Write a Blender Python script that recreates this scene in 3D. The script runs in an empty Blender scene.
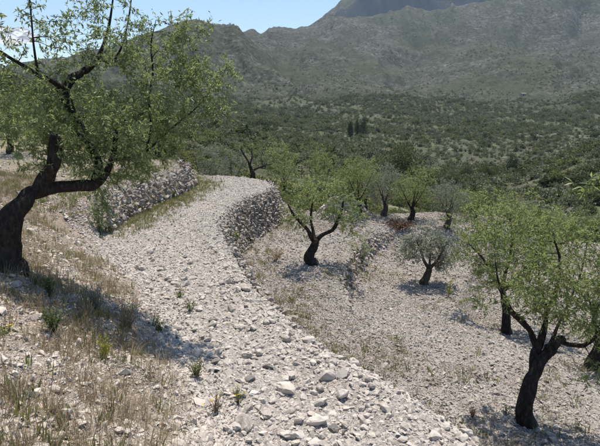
import bpy, bmesh, math
import numpy as np
from mathutils import Vector

R = math.radians
rng = np.random.default_rng(11)
scene = bpy.context.scene
C = scene.collection

# ------------------------------------------------------------------ camera
FPX, CX, CY, HOR = 500.0, 300.0, 223.0, 105.0     # focal length, centre and horizon in photo pixels
PITCH = math.atan((CY - HOR) / FPX)
EYE = np.array([0.0, 0.0, 1.65])
cam_d = bpy.data.cameras.new('camera')
cam_d.sensor_width = 36.0
cam_d.lens = FPX / 600.0 * 36.0
cam_d.clip_start = 0.05
cam_d.clip_end = 40000
cam = bpy.data.objects.new('camera', cam_d)
cam.location = EYE
cam.rotation_euler = (R(90) - PITCH, 0, 0)
C.objects.link(cam)
scene.camera = cam

# ------------------------------------------------------------------ sky, sun, exposure
SUN_EL, SUN_AZ = R(69), R(8)                     # azimuth from +Y, negative = left of the view
world = bpy.data.worlds.new('World')
scene.world = world
world.use_nodes = True
wn = world.node_tree
wn.nodes.clear()
wo = wn.nodes.new('ShaderNodeOutputWorld')
wb = wn.nodes.new('ShaderNodeBackground')
ws = wn.nodes.new('ShaderNodeTexSky')
ws.sky_type = 'NISHITA'
ws.sun_disc = False
ws.sun_elevation = SUN_EL
ws.sun_rotation = SUN_AZ
ws.altitude = 500
ws.air_density = 1.0
ws.dust_density = 0.35
ws.ozone_density = 2.0
wb.inputs['Strength'].default_value = 0.12
wn.links.new(ws.outputs[0], wb.inputs[0])
wn.links.new(wb.outputs[0], wo.inputs[0])

sun_d = bpy.data.lights.new('sun', 'SUN')
sun_d.energy = 4.6
sun_d.angle = R(0.53)
sun_d.color = (1.0, 0.935, 0.83)
sun = bpy.data.objects.new('sun', sun_d)
SUNV = Vector((math.sin(SUN_AZ) * math.cos(SUN_EL), math.cos(SUN_AZ) * math.cos(SUN_EL), math.sin(SUN_EL)))
sun.rotation_euler = (-SUNV).to_track_quat('-Z', 'Y').to_euler()
sun.location = (0, 0, 60)
C.objects.link(sun)

vs = scene.view_settings
vs.view_transform = 'Standard'
vs.look = 'None'
vs.exposure = 0.5
vs.gamma = 1.0
vs.use_curve_mapping = False
scene.render.engine = 'CYCLES'
cy = scene.cycles
cy.max_bounces = 5
cy.diffuse_bounces = 2
cy.glossy_bounces = 2
cy.transmission_bounces = 4
cy.transparent_max_bounces = 6
cy.volume_bounces = 0
cy.use_denoising = True
try:
    cy.denoiser = 'OPENIMAGEDENOISE'
    cy.denoising_prefilter = 'ACCURATE'
except Exception:
    pass
cy.use_adaptive_sampling = True
cy.adaptive_threshold = 0.02
cy.sample_clamp_indirect = 4.0

# ------------------------------------------------------------------ helpers
def smooth(a, b, x):
    t = np.clip((np.asarray(x, float) - a) / (b - a), 0, 1)
    return t * t * (3 - 2 * t)

def _hash(ix, iy, seed):
    h = (ix.astype(np.int64) * 374761393 + iy.astype(np.int64) * 668265263 + seed * 1274126177) & 0xffffffff
    h = ((h ^ (h >> 13)) * 1274126177) & 0xffffffff
    h = (h ^ (h >> 16)) & 0xffffff
    return h / float(0xffffff)

def vnoise(x, y, seed=0):
    x = np.asarray(x, float); y = np.asarray(y, float)
    ix = np.floor(x); iy = np.floor(y)
    fx = x - ix; fy = y - iy
    ux = fx * fx * fx * (fx * (fx * 6 - 15) + 10); uy = fy * fy * fy * (fy * (fy * 6 - 15) + 10)
    a = _hash(ix, iy, seed); b = _hash(ix + 1, iy, seed)
    c = _hash(ix, iy + 1, seed); d = _hash(ix + 1, iy + 1, seed)
    return (a + (b - a) * ux) * (1 - uy) + (c + (d - c) * ux) * uy - 0.5

def fbm(x, y, seed=0, oct=5, gain=0.5):
    v = 0; a = 1.0; f = 1.0
    for o in range(oct):
        v = v + a * vnoise(x * f + 17.3 * o, y * f - 9.1 * o, seed + o)
        a *= gain; f *= 2.03
    return v

def ridged(x, y, seed=0, oct=5):
    v = 0; a = 1.0; f = 1.0
    for o in range(oct):
        v = v + a * (1 - 4 * (np.sqrt(vnoise(x * f + 5.7 * o, y * f + 3.3 * o, seed + o) ** 2 + .004) - .05) - 0.3)
        a *= 0.5; f *= 2.1
    return v

CP, SP = math.cos(PITCH), math.sin(PITCH)
def ray(px, py):
    """direction through a photo pixel, scaled to advance 1 m along +Y"""
    u = (px - CX) / FPX; v = (CY - py) / FPX
    d = np.array([u, CP + v * SP, -SP + v * CP])
    return d / d[1]
def at(px, py, depth):
    return EYE + ray(px, py) * depth
def on_plane(px, py, z):
    d = ray(px, py)
    return EYE + d * ((z - EYE[2]) / d[2])
def to_px(p):
    p = np.asarray(p, float) - EYE
    x, y, z = p[..., 0], p[..., 1], p[..., 2]
    dep = y * CP - z * SP
    up = y * SP + z * CP
    return CX + FPX * x / dep, CY - FPX * up / dep, dep

def sdist(poly, X, Y):
    """signed distance to a polyline, positive on the right-hand side of its direction"""
    best = np.full(np.shape(X), 1e9); sgn = np.ones(np.shape(X)); 
    for (x0, y0), (x1, y1) in zip(poly[:-1], poly[1:]):
        dx, dy = x1 - x0, y1 - y0
        L2 = dx * dx + dy * dy
        px, py = X - x0, Y - y0
        t = np.clip((px * dx + py * dy) / L2, 0, 1)
        ex, ey = px - t * dx, py - t * dy
        d = ex * ex + ey * ey
        cr = dx * py - dy * px
        m = d < best - 1e-9
        best = np.where(m, d, best)
        sgn = np.where(m, np.where(cr <= 0, 1.0, -1.0), sgn)
    return np.sqrt(best) * sgn

def rounded(poly, n=2):
    p = np.array(poly, float)
    for _ in range(n):
        q = [p[0]]
        for a, b in zip(p[:-1], p[1:]):
            q += [a * .75 + b * .25, a * .25 + b * .75]
        q.append(p[-1]); p = np.array(q)
    return p

# ------------------------------------------------------------------ plan of the terraces
ZP, Z1 = -1.55, -2.80                              # path level, first terrace below it
pp = lambda px, py, z: tuple(on_plane(px, py, z)[:2])
EDGE = rounded([(14, -9), (7, -2), (4.2, 1.4), pp(560, 520, ZP), pp(480, 446, ZP), pp(420, 402, ZP), pp(370, 372, ZP),
        pp(322, 347, ZP), pp(288, 320, ZP), pp(252, 287, ZP), pp(232, 255, ZP), pp(221, 232, ZP), pp(221, 217, ZP),
        pp(236, 203, ZP), pp(262, 194, ZP), pp(274, 188, ZP), pp(268, 181, ZP), pp(235, 177, ZP), pp(205, 176, ZP),
        (-7.5, 24.5), (-14, 26), (-40, 34)], 2)
TOE = rounded([(11, -10), (4.5, -3.2), (2.0, 0.4), (0.75, 2.6), pp(238, 446, ZP), pp(214, 370, ZP), pp(180, 312, ZP), pp(142, 274, ZP),
        pp(112, 252, ZP), pp(97, 236, ZP), pp(118, 221, ZP), pp(150, 206, ZP), pp(178, 194, ZP), pp(192, 185, ZP), pp(180, 179, ZP),
        (-7.2, 22.6), (-12, 23.4), (-40, 30)], 2)
STEP2 = rounded([pp(420, 222, Z1), pp(388, 226, Z1), pp(366, 236, Z1), pp(348, 254, Z1), pp(336, 276, Z1), pp(338, 296, Z1), pp(380, 345, Z1), pp(470, 430, Z1), (3.6, 3.6), (9, -2)][::-1], 2)
STEP3 = rounded([pp(700, 450, -3.2), pp(600, 395, -3.2), pp(528, 352, -3.2), pp(470, 316, -3.2), pp(456, 298, -3.2), pp(470, 266, -3.2), pp(492, 240, -3.2), (13, 24)], 2)
END1 = rounded([(34, 7), (20, 13), (12.5, 18.0), (8, 20.6), pp(430, 214, -3.0), pp(400, 213, Z1), pp(362, 214, Z1), pp(320, 214, Z1), pp(285, 205, Z1), (-1.2, 25.5), (-9, 28), (-40, 40)], 2)

COLS = np.array([-300, 0, 100, 150, 200, 235, 260, 300, 340, 370, 400, 430, 450, 500, 550, 600, 800, 1100], float)
def yz(d, ys):
    return [EYE[2] + ray(300, y)[2] * d for y in ys]
ROWS = [
 (18, [3, .5, -.3, -.6, -2.6, -3.6, -4.4, -4.8, -5.0, -5.2, -5.4, -5.5, -5.5, -5.6, -5.8, -6, -6, -6]),
 (30, [5, .6, -.6, -1.4, -3.2, -4.4, -5, -5.6, -6.0, -6.2, -6.5, -6.7, -6.8, -7, -7.2, -7.4, -7.5, -7]),
 (60, [10, 1.4, -.8, -2.4, -4.2, -5.6, -6.6, -7.4, -8.3, -9.2, -10, -11, -11.6, -12.6, -13.2, -13.2, -12, -10]),
 (110, [20, 4, -.5, -3, -5.6, -7.6, -9, -10.6, -12.4, -13.5, -15, -16.8, -17.6, -18, -14.5, -10.2, 0, 6]),
 (170, [32, 8, 1, -4, -7, -10, -12, -14.5, -17, -19, -21, -23.5, -25, -23.5, -18, -12.3, 2, 12]),
 (260, [50, 15, 3, -4, -9, -13, -15.5, -18.5, -22, -25, -28, -31, -33, -35, -34, -31, -20, 0]),
 (420, yz(420, [60, 88, 100, 108, 117, 124, 128, 132, 136, 138, 140, 142, 143, 145, 146, 146, 142, 130])),
 (600, yz(600, [55, 86, 95, 100, 107, 112, 116, 119, 121, 122, 123, 124, 125, 126, 126, 125, 122, 110])),
 (800, yz(800, [52, 83, 89, 92, 97, 101, 104, 106, 107, 108, 109, 109, 109, 109, 109, 108, 105, 95])),
 (1050, yz(1050, [50, 76, 76, 75, 80, 86, 90, 92, 93, 94, 94, 93, 92, 91, 90, 89, 84, 74])),
 (1400, yz(1400, [48, 68, 49, 34, 18, 25, 46, 68, 74, 76, 77, 76, 74, 68, 66, 68, 62, 50])),
 (1900, yz(1900, [60, 78, 70, 55, 38, 37, 40, 46, 46, 47, 50, 48, 46, 42, 42, 46, 38, 25])),
 (2450, yz(2450, [62, 80, 78, 70, 52, 38, 31, 23, 12, 8, 9, 12, 5, -14, -16, -4, -6, -5])),
 (2900, yz(2900, [70, 90, 90, 85, 66, 52, 44, 42, 38, 34, 34, 36, 34, 20, 14, 18, 10, 10])),
 (3380, yz(3380, [70, 90, 90, 85, 66, 52, 44, 42, 24, 18, 18, 18, 18, 18, 14, 18, 10, 10])),
 (3460, yz(3460, [70, 90, 90, 85, 66, 52, 44, 38, 5, -9, -12, -12, -14, -16, 14, 18, 10, 10])),
 (3700, yz(3700, [70, 90, 90, 85, 66, 52, 44, 38, 3, -10, -13, -13, -15, -17, 14, 18, 10, 10])),
 (5600, yz(5600, [100, 105, 105, 105, 105, 105, 105, 100, 95, 90, 90, 90, 90, 95, 95, 95, 95, 95])),
]
RD = np.log(np.array([r[0] for r in ROWS], float))
RZ = np.array([r[1] for r in ROWS], float)

def _cr(p0, p1, p2, p3, t):
    return p1 + 0.5 * t * (p2 - p0 + t * (2 * p0 - 5 * p1 + 4 * p2 - p3 + t * (3 * (p1 - p2) + p3 - p0)))
def far_z(X, Y):
    r = np.hypot(X, Y); az = np.arctan2(X, Y)
    azc = np.clip(az, R(-50), R(58))
    px = 300 + 514 * np.tan(azc)
    d = np.clip(r * np.cos(azc), 18.01, 5590)
    ci = np.clip(np.searchsorted(COLS, px, side='right') - 1, 0, len(COLS) - 2)
    ct = np.clip((px - COLS[ci]) / (COLS[ci + 1] - COLS[ci]), 0, 1); ct = ct * ct * (3 - 2 * ct) * .4 + ct * .6
    l = np.log(d)
    ri = np.clip(np.searchsorted(RD, l, side='right') - 1, 0, len(RD) - 2)
    rt = np.clip((l - RD[ri]) / (RD[ri + 1] - RD[ri]), 0, 1)
    def col(j):
        g = lambda k: RZ[np.clip(k, 0, len(RD) - 1), j]
        a, b, c_, e = g(ri - 1), g(ri), g(ri + 1), g(ri + 2)
        lin = b + (c_ - b) * rt
        return lin * .55 + _cr(a, b, c_, e, rt) * .45
    z = col(ci) * (1 - ct) + col(ci + 1) * ct
    # relief grows with distance: gullies run down the slopes towards the valley
    amp = smooth(40, 1100, d)
    wx = fbm(px / 60, l * 4, 71, 3); wl = fbm(px / 45, l * 4, 70, 3)
    g = ridged(px / 58.0 + 1.1 * l + .7 * wx, l * 2.6 + .9 * wl, 33, 3)
    g2 = ridged(px / 17.0 - .8 * l + .9 * wl, l * 6.5 + wx, 37, 4)
    flat = 1 - .7 * smooth(850, 500, d)
    z = z + amp * flat * d * (.0105 * (g - .45) + .0020 * (g2 - .3)) * (1 - .65 * smooth(1250, 1420, d) * (1 - smooth(1420, 1700, d)) * (px < 300))
    z = z + amp * flat * d * .0026 * fbm(X / 45., Y / 45., 41, 4)
    z = z + smooth(20, 60, d) * .9 * fbm(X / 14., Y / 14., 51, 4)
    z = z + smooth(3300, 3420, d) * (1 - smooth(3600, 4200, d)) * 55 * smooth(328, 352, px) * fbm(px / 13., l * 22, 88, 4)
    # ravine on the right flank and the crease under the saddle
    for c0, c1, d0, d1, w, dep in ((584, 566, 1150, 2300, 8, 20), (432, 400, 1150, 2400, 16, 22), (268, 292, 1200, 2300, 14, 26)):
        t = np.clip((d - d0) / (d1 - d0), 0, 1)
        cc = c1 + (c0 - c1) * t + 26 * fbm(l * 14, l * 0 + 3, int(c0), 4)
        z = z - dep * np.exp(-((px - cc) / w) ** 2) * smooth(d0 * .93, d0 * 1.2, d) * (1 - smooth(d1 * .9, d1 * 1.02, d))
    return z

def near_z(X, Y):
    e = sdist(EDGE, X, Y)            # + = outside (below) the path wall
    t = -sdist(TOE, X, Y)            # + = up the bank
    s2 = sdist(STEP2, X, Y)
    s3 = sdist(STEP3, X, Y)
    en = sdist(END1, X, Y)
    # lower terraces
    zl = Z1 - .012 * np.clip(e, 0, 20) + .05 * fbm(X / 1.7, Y / 1.7, 3, 4)
    h2 = .55 * smooth(8.5, 13.0, Y) * (1 - smooth(17.0, 18.6, Y))
    zl = zl - h2 * smooth(-.05, .45, s2) - .32 * smooth(.0, 4.5, s2) * (1 - smooth(8.5, 13.5, Y))
    zl = zl - .55 * smooth(-.1, .45, s3)
    zl = zl - 1.7 * smooth(0, .7, en) - .10 * np.clip(en, 0, 12)
    # path
    zp = ZP + .05 * fbm(X / .9, Y / .9, 5, 4) + .07 * np.exp(-((e + .35) / .28) ** 2)
    # bank and upper terrace
    wall = smooth(10.6, 12.4, Y)
    bank = 1.62 * smooth(-.5, 3.3, t) - 1.62 * float(smooth(-.5, 3.3, 0)) * np.exp(-np.clip(t, 0, 40) / .8) + .16 * fbm(X / .8, Y / .8, 7, 4) * smooth(0, .8, t)
    bank = bank + .06 * np.clip(t - 1.5, 0, 30)
    terr = .9 * smooth(-.05, .5, t) + .03 * np.clip(t, 0, 30) + .10 * fbm(X / 1.3, Y / 1.3, 9, 4) * smooth(.3, 1, t)
    zb = bank * (1 - wall) + terr * wall
    zb = zb + .10 * np.clip(-X - 7, 0, 12) 
    z = np.where(t > -.3, zp + np.where(t > 0, zb, 0), zp)
    k = smooth(-.10, .62 + .25 * vnoise(X * 1.3, Y * 1.3, 13), e)
    z = z * (1 - k) + zl * k
    return z

def H(X, Y):
    X = np.asarray(X, float); Y = np.asarray(Y, float)
    r = np.hypot(X, Y)
    k = smooth(24, 40, r)
    out = np.empty(np.broadcast(X, Y).shape)
    n = near_z(X, Y) if np.any(r < 40) else 0
    f = far_z(X, Y) if np.any(r > 24) else 0
    return n * (1 - k) + f * k

_T = np.exp(np.linspace(math.log(1.2), math.log(3600), 1800))
def hit(px, py):
    """where the ray through a photo pixel first meets the ground"""
    d = ray(px, py)
    P = EYE[None] + d[None] * _T[:, None]
    f = P[:, 2] - H(P[:, 0], P[:, 1])
    i = np.argmax(f < 0)
    if f[i] >= 0: i = len(_T) - 1
    a, b = _T[max(i - 1, 0)], _T[i]
    ts = np.linspace(a, b, 40)
    P = EYE[None] + d[None] * ts[:, None]
    f = P[:, 2] - H(P[:, 0], P[:, 1])
    j = np.argmax(f < 0) if np.any(f < 0) else 39
    p = P[j].copy(); p[2] = float(H(p[0:1], p[1:2])[0])
    return p
def ground(x, y):
    return np.array([x, y, float(H(np.array([x]), np.array([y]))[0])])
def at_depth(px, depth, py=180):
    p = at(px, py, depth)
    return ground(p[0], p[1])

# ------------------------------------------------------------------ mesh and node helpers
def mesh_np(name, V, F, mats=(), smooth_shade=False, attrs=None):
    V = np.asarray(V, np.float32).reshape(-1, 3); F = np.asarray(F, np.int32)
    k = F.shape[1]; n = len(F)
    me = bpy.data.meshes.new(name)
    me.vertices.add(len(V)); me.vertices.foreach_set('co', V.ravel())
    me.loops.add(n * k); me.loops.foreach_set('vertex_index', F.ravel())
    me.polygons.add(n)
    me.polygons.foreach_set('loop_start', np.arange(0, n * k, k, dtype=np.int32))
    me.polygons.foreach_set('loop_total', np.full(n, k, np.int32))
    if smooth_shade:
        me.polygons.foreach_set('use_smooth', np.ones(n, bool))
    for an, arr in (attrs or {}).items():
        arr = np.asarray(arr, np.float32)
        if arr.ndim == 1:
            a = me.attributes.new(an, 'FLOAT', 'POINT'); a.data.foreach_set('value', arr)
        else:
            a = me.attributes.new(an, 'FLOAT_VECTOR', 'POINT'); a.data.foreach_set('vector', arr.ravel())
    me.update(calc_edges=True); me.validate()
    for m in mats: me.materials.append(m)
    return me

def link(name, me, parent=None, loc=None):
    o = bpy.data.objects.new(name, me)
    C.objects.link(o)
    if loc is not None: o.location = loc
    if parent is not None: o.parent = parent
    return o
def tag(o, label=None, cat=None, group=None, kind=None):
    if label: o['label'] = label
    if cat: o['category'] = cat
    if group: o['group'] = group
    if kind: o['kind'] = kind
    return o
def empty(name, loc, label, cat, group=None):
    e = bpy.data.objects.new(name, None)
    e.empty_display_size = .2
    e.location = loc
    C.objects.link(e)
    return tag(e, label, cat, group)

class NT:
    def __init__(s, mat):
        s.t = mat.node_tree; s.n = s.t.nodes; s.l = s.t.links
    def node(s, typ, **kw):
        n = s.n.new(typ)
        for k, v in kw.items():
            if k in ('inp',): continue
            setattr(n, k, v)
        for k, v in kw.get('inp', {}).items():
            if hasattr(v, 'is_output') and v.is_output: s.l.new(v, n.inputs[k])
            else: n.inputs[k].default_value = v
        return n
    def noise(s, vec, scale, detail=4, rough=.55, w=None):
        n = s.node('ShaderNodeTexNoise', inp={'Scale': scale, 'Detail': detail, 'Roughness': rough})
        if vec is not None: s.l.new(vec, n.inputs['Vector'])
        return n.outputs['Fac']
    def ramp(s, fac, stops):
        n = s.n.new('ShaderNodeValToRGB')
        cr = n.color_ramp
        while len(cr.elements) < len(stops): cr.elements.new(.5)
        for e, (p, c) in zip(cr.elements, stops):
            e.position = p; e.color = (*c, 1) if len(c) == 3 else c
        s.l.new(fac, n.inputs[0])
        return n.outputs['Color']
    def mix(s, fac, a, b, mode='MIX'):
        n = s.n.new('ShaderNodeMix'); n.data_type = 'RGBA'; n.blend_type = mode
        for k, v in ((0, fac), (6, a), (7, b)):
            if hasattr(v, 'is_output') and v.is_output: s.l.new(v, n.inputs[k])
            elif k == 0: n.inputs[k].default_value = v
            else: n.inputs[k].default_value = (*v, 1)
        return n.outputs[2]
    def math(s, op, a, b=0.0, clamp=False):
        n = s.n.new('ShaderNodeMath'); n.operation = op; n.use_clamp = clamp
        for k, v in ((0, a), (1, b)):
            if hasattr(v, 'is_output') and v.is_output: s.l.new(v, n.inputs[k])
            else: n.inputs[k].default_value = v
        return n.outputs[0]
    def map(s, v, a, b, c=0.0, d=1.0):
        n = s.n.new('ShaderNodeMapRange'); n.clamp = True
        s.l.new(v, n.inputs[0])
        for i, q in enumerate((a, b, c, d)): n.inputs[i + 1].default_value = q
        return n.outputs[0]

def new_mat(name):
    m = bpy.data.materials.new(name); m.use_nodes = True
    m.node_tree.nodes.clear()
    return m, NT(m)
def finish(t, col, rough=.9, bump=None, strength=.5, dist=.02, spec=.3):
    b = t.node('ShaderNodeBsdfPrincipled', inp={'Roughness': rough, 'Specular IOR Level': spec})
    if hasattr(col, 'is_output'): t.l.new(col, b.inputs['Base Color'])
    else: b.inputs['Base Color'].default_value = (*col, 1)
    if bump is not None:
        bn = t.node('ShaderNodeBump', inp={'Strength': strength, 'Distance': dist, 'Height': bump})
        t.l.new(bn.outputs[0], b.inputs['Normal'])
    o = t.n.new('ShaderNodeOutputMaterial'); t.l.new(b.outputs[0], o.inputs[0])

def stone_mat(name, dark, mid, light, warm):
    m, t = new_mat(name)
    oi = t.node('ShaderNodeObjectInfo'); tc = t.node('ShaderNodeTexCoord')
    geo = t.node('ShaderNodeNewGeometry')
    base = t.ramp(oi.outputs['Random'], [(0, dark), (.22, mid), (.6, light), (.85, mid), (1, warm)])
    n1 = t.noise(geo.outputs['Position'], 28, 5, .65)
    n2 = t.noise(geo.outputs['Position'], 6.0, 4, .6)
    col = t.mix(t.map(n1, .35, .7), base, light)
    col = t.mix(t.math('MULTIPLY', t.map(n2, .5, .72), .5), col, dark)
    finish(t, col, .92, n1, .5, .01, .2)
    return m
M_stone = stone_mat('pale_limestone', (.23, .203, .175), (.40, .358, .312), (.52, .475, .42), (.43, .355, .28))
M_bankstone = stone_mat('bank_limestone', (.26, .22, .18), (.44, .39, .335), (.57, .52, .455), (.46, .36, .26))
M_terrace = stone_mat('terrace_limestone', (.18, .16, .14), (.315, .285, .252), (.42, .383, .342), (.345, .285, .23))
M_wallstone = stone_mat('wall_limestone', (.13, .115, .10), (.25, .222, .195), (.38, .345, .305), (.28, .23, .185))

def leaf_mat(name, cols, trans=.45, gloss=.35, through=(.27, .30, .10)):
    m, t = new_mat(name)
    at_ = t.node('ShaderNodeAttribute', attribute_name='tint')
    oi = t.node('ShaderNodeObjectInfo')
    f = t.math('ADD', at_.outputs['Fac'], t.math('MULTIPLY', t.math('SUBTRACT', oi.outputs['Random'], .5), .35), True)
    k = len(cols) - 1
    col = t.ramp(f, [(i / k, c) for i, c in enumerate(cols)])
    p = t.node('ShaderNodeBsdfPrincipled', inp={'Roughness': .48, 'Specular IOR Level': gloss})
    t.l.new(col, p.inputs['Base Color'])
    tr = t.node('ShaderNodeBsdfTranslucent')
    tcol = t.mix(.55, col, through, 'MIX')
    t.l.new(tcol, tr.inputs[0])
    mx = t.node('ShaderNodeMixShader', inp={0: trans})
    t.l.new(p.outputs[0], mx.inputs[1]); t.l.new(tr.outputs[0], mx.inputs[2])
    o = t.n.new('ShaderNodeOutputMaterial'); t.l.new(mx.outputs[0], o.inputs[0])
    return m
M_almond = leaf_mat('almond_leaf', [(.090, .122, .048), (.145, .185, .075), (.20, .24, .11), (.31, .335, .20)], .46, .5, (.34, .42, .13))
M_almond_y = leaf_mat('young_almond_leaf', [(.11, .142, .050), (.172, .21, .078), (.235, .27, .112), (.33, .35, .19)], .47, .4, (.40, .46, .15))
M_olive = leaf_mat('olive_leaf', [(.15, .165, .12), (.215, .23, .175), (.29, .30, .24), (.39, .40, .33)], .35, .5, (.36, .39, .26))
M_scrub = leaf_mat('scrub_leaf', [(.050, .064, .030), (.075, .092, .042), (.105, .120, .056), (.15, .155, .08)], .2, .04)
M_scrub_l = leaf_mat('light_scrub_leaf', [(.10, .12, .048), (.145, .165, .066), (.20, .21, .095), (.27, .27, .15)], .35, .04)
M_scrub_g = leaf_mat('grey_scrub_leaf', [(.075, .085, .055), (.12, .13, .088), (.17, .178, .125), (.23, .235, .175)], .2, .04)
M_pine = leaf_mat('pine_needles', [(.022, .036, .016), (.034, .052, .021), (.048, .066, .027), (.07, .085, .036)], .1, .04)
M_weed = leaf_mat('weed_leaf', [(.055, .085, .03), (.09, .125, .045), (.13, .16, .06), (.18, .20, .09)], .3, .2)
M_dry = leaf_mat('dry_grass_blade', [(.20, .15, .095), (.31, .245, .165), (.40, .33, .235), (.24, .21, .11)], .3, .15, (.42, .33, .2))
M_green = leaf_mat('green_grass_blade', [(.10, .13, .04), (.16, .18, .06), (.22, .23, .09), (.30, .27, .14)], .3, .15, (.30, .30, .10))
M_spurge = leaf_mat('spurge_leaf', [(.24, .28, .035), (.34, .36, .04), (.44, .43, .05), (.55, .50, .06)], .35, .1, (.5, .5, .05))
M_flower = leaf_mat('yellow_petal', [(.65, .48, .02), (.72, .55, .03), (.75, .6, .05), (.75, .6, .05)], .2, .1, (.75, .6, .05))
M_deadleaf = leaf_mat('dead_leaf', [(.10, .06, .04), (.15, .09, .06), (.19, .13, .09), (.24, .18, .13)], .1, .1, (.2, .12, .08))

def bark(name, a, b, c):
    m, t = new_mat(name)
    tc = t.node('ShaderNodeTexCoord')
    mp = t.node('ShaderNodeMapping', inp={'Vector': tc.outputs['Object'], 'Scale': (1, 1, .35)})
    n1 = t.noise(mp.outputs[0], 26, 6, .7)
    n2 = t.noise(mp.outputs[0], 5, 4, .6)
    col = t.ramp(n1, [(.3, a), (.55, b), (.75, c)])
    col = t.mix(t.map(n2, .55, .75, 0, .6), col, c)
    finish(t, col, .95, n1, 1.0, .03, .1)
    return m
M_bark = bark('almond_bark', (.014, .012, .010), (.045, .037, .032), (.12, .105, .092))
M_bark2 = bark('olive_bark', (.04, .034, .028), (.09, .078, .065), (.16, .145, .125))
M_dead = bark('dead_wood', (.05, .038, .03), (.11, .085, .07), (.19, .16, .135))

# near ground: zone weights come from the plan (bank soil, grass), not from light
def ground_mat():
    m, t = new_mat('stony_ground')
    geo = t.node('ShaderNodeNewGeometry'); pos = geo.outputs['Position']
    zn = t.node('ShaderNodeAttribute', attribute_name='zone')
    sx = t.node('ShaderNodeSeparateXYZ'); t.l.new(zn.outputs['Vector'], sx.inputs[0])
    bankw, grassw, farw = sx.outputs[0], sx.outputs[1], sx.outputs[2]
    v = t.node('ShaderNodeTexVoronoi', inp={'Scale': 19.0, 'Vector': pos, 'Randomness': 1.0})
    vh = t.node('ShaderNodeSeparateColor'); t.l.new(v.outputs['Color'], vh.inputs[0])
    v2 = t.node('ShaderNodeTexVoronoi', inp={'Scale': 42.0, 'Vector': pos})
    vh2 = t.node('ShaderNodeSeparateColor'); t.l.new(v2.outputs['Color'], vh2.inputs[0])
    n1 = t.noise(pos, 1.1, 5, .6); n2 = t.noise(pos, 14, 5, .65); n0 = t.noise(pos, .25, 4, .5)
    peb = t.ramp(vh.outputs[0], [(0, (.15, .132, .115)), (.35, (.29, .265, .24)), (.7, (.41, .38, .35)), (1, (.36, .31, .26))])
    peb2 = t.ramp(vh2.outputs[1], [(0, (.17, .15, .132)), (.5, (.34, .31, .28)), (1, (.46, .43, .395))])
    peb = t.mix(.5, peb, peb2)
    soil = t.ramp(n2, [(.3, (.17, .125, .085)), (.5, (.29, .23, .17)), (.66, (.38, .315, .25)), (.78, (.47, .42, .36))])
    soil = t.mix(t.map(n1, .5, .68, 0, .6), soil, t.mix(n2, (.24, .15, .085), (.46, .32, .21)))
    soil = t.mix(.35, soil, peb2)
    grass = t.ramp(n2, [(.3, (.13, .12, .06)), (.6, (.22, .20, .11)), (.8, (.32, .28, .19))])
    col = t.mix(t.map(n1, .45, .75, 0, .45), peb, soil)
    bfac = t.math('MULTIPLY', bankw, t.map(t.noise(pos, 3.0, 4, .6), .36, .54, .25, 1))
    col = t.mix(bfac, col, soil)
    col = t.mix(t.math('MULTIPLY', grassw, t.map(t.noise(pos, 2.0, 5, .65), .38, .6, 0, 1)), col, grass)
    # farther out: scrubby soil with pale stones
    fs = t.ramp(t.noise(pos, .55, 6, .68), [(.32, (.085, .09, .042)), (.48, (.15, .15, .075)), (.60, (.24, .22, .14)), (.72, (.40, .37, .31))])
    col = t.mix(farw, col, fs)
    hgt = t.math('ADD', t.math('MULTIPLY', v.outputs['Distance'], -.8), t.math('ADD', t.math('MULTIPLY', v2.outputs['Distance'], -.6), t.math('MULTIPLY', n2, .6)))
    finish(t, col, .97, hgt, .9, .035, .08)
    return m
M_ground = ground_mat()

def valley_mat():
    m, t = new_mat('valley_scrubland')
    geo = t.node('ShaderNodeNewGeometry'); pos = geo.outputs['Position']
    sp = t.node('ShaderNodeSeparateXYZ'); t.l.new(pos, sp.inputs[0])
    n1 = t.noise(pos, .02, 6, .65); n2 = t.noise(pos, .22, 8, .82); n3 = t.noise(pos, .006, 4, .55)
    scrub = t.ramp(n2, [(.30, (0.044, 0.049, 0.031)), (.47, (0.072, 0.078, 0.049)), (.60, (0.114, 0.112, 0.076)), (.74, (0.225, 0.206, 0.157))])
    field = t.ramp(n2, [(.36, (0.050, 0.053, 0.034)), (.48, (0.093, 0.095, 0.064)), (.58, (0.150, 0.144, 0.105)), (.68, (0.322, 0.297, 0.248))])
    col = t.mix(t.map(n1, .47, .62, 0, .85), scrub, field)
    # terrace risers follow the contour lines
    zz = t.math('ADD', sp.outputs[2], t.math('MULTIPLY', t.noise(pos, .03, 4, .6), 6.0))
    w = t.math('FRACT', t.math('MULTIPLY', zz, .33))
    line = t.math('MULTIPLY', t.map(w, .86, .96, 0, 1), t.map(n3, .42, .6, .1, .75))
    col = t.mix(t.math('MULTIPLY', line, t.map(n2, .42, .6, 0, 1)), col, (.36, .33, .28))
    finish(t, col, .95, n2, .6, .8, .02)
    return m
M_valley = valley_mat()

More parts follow.
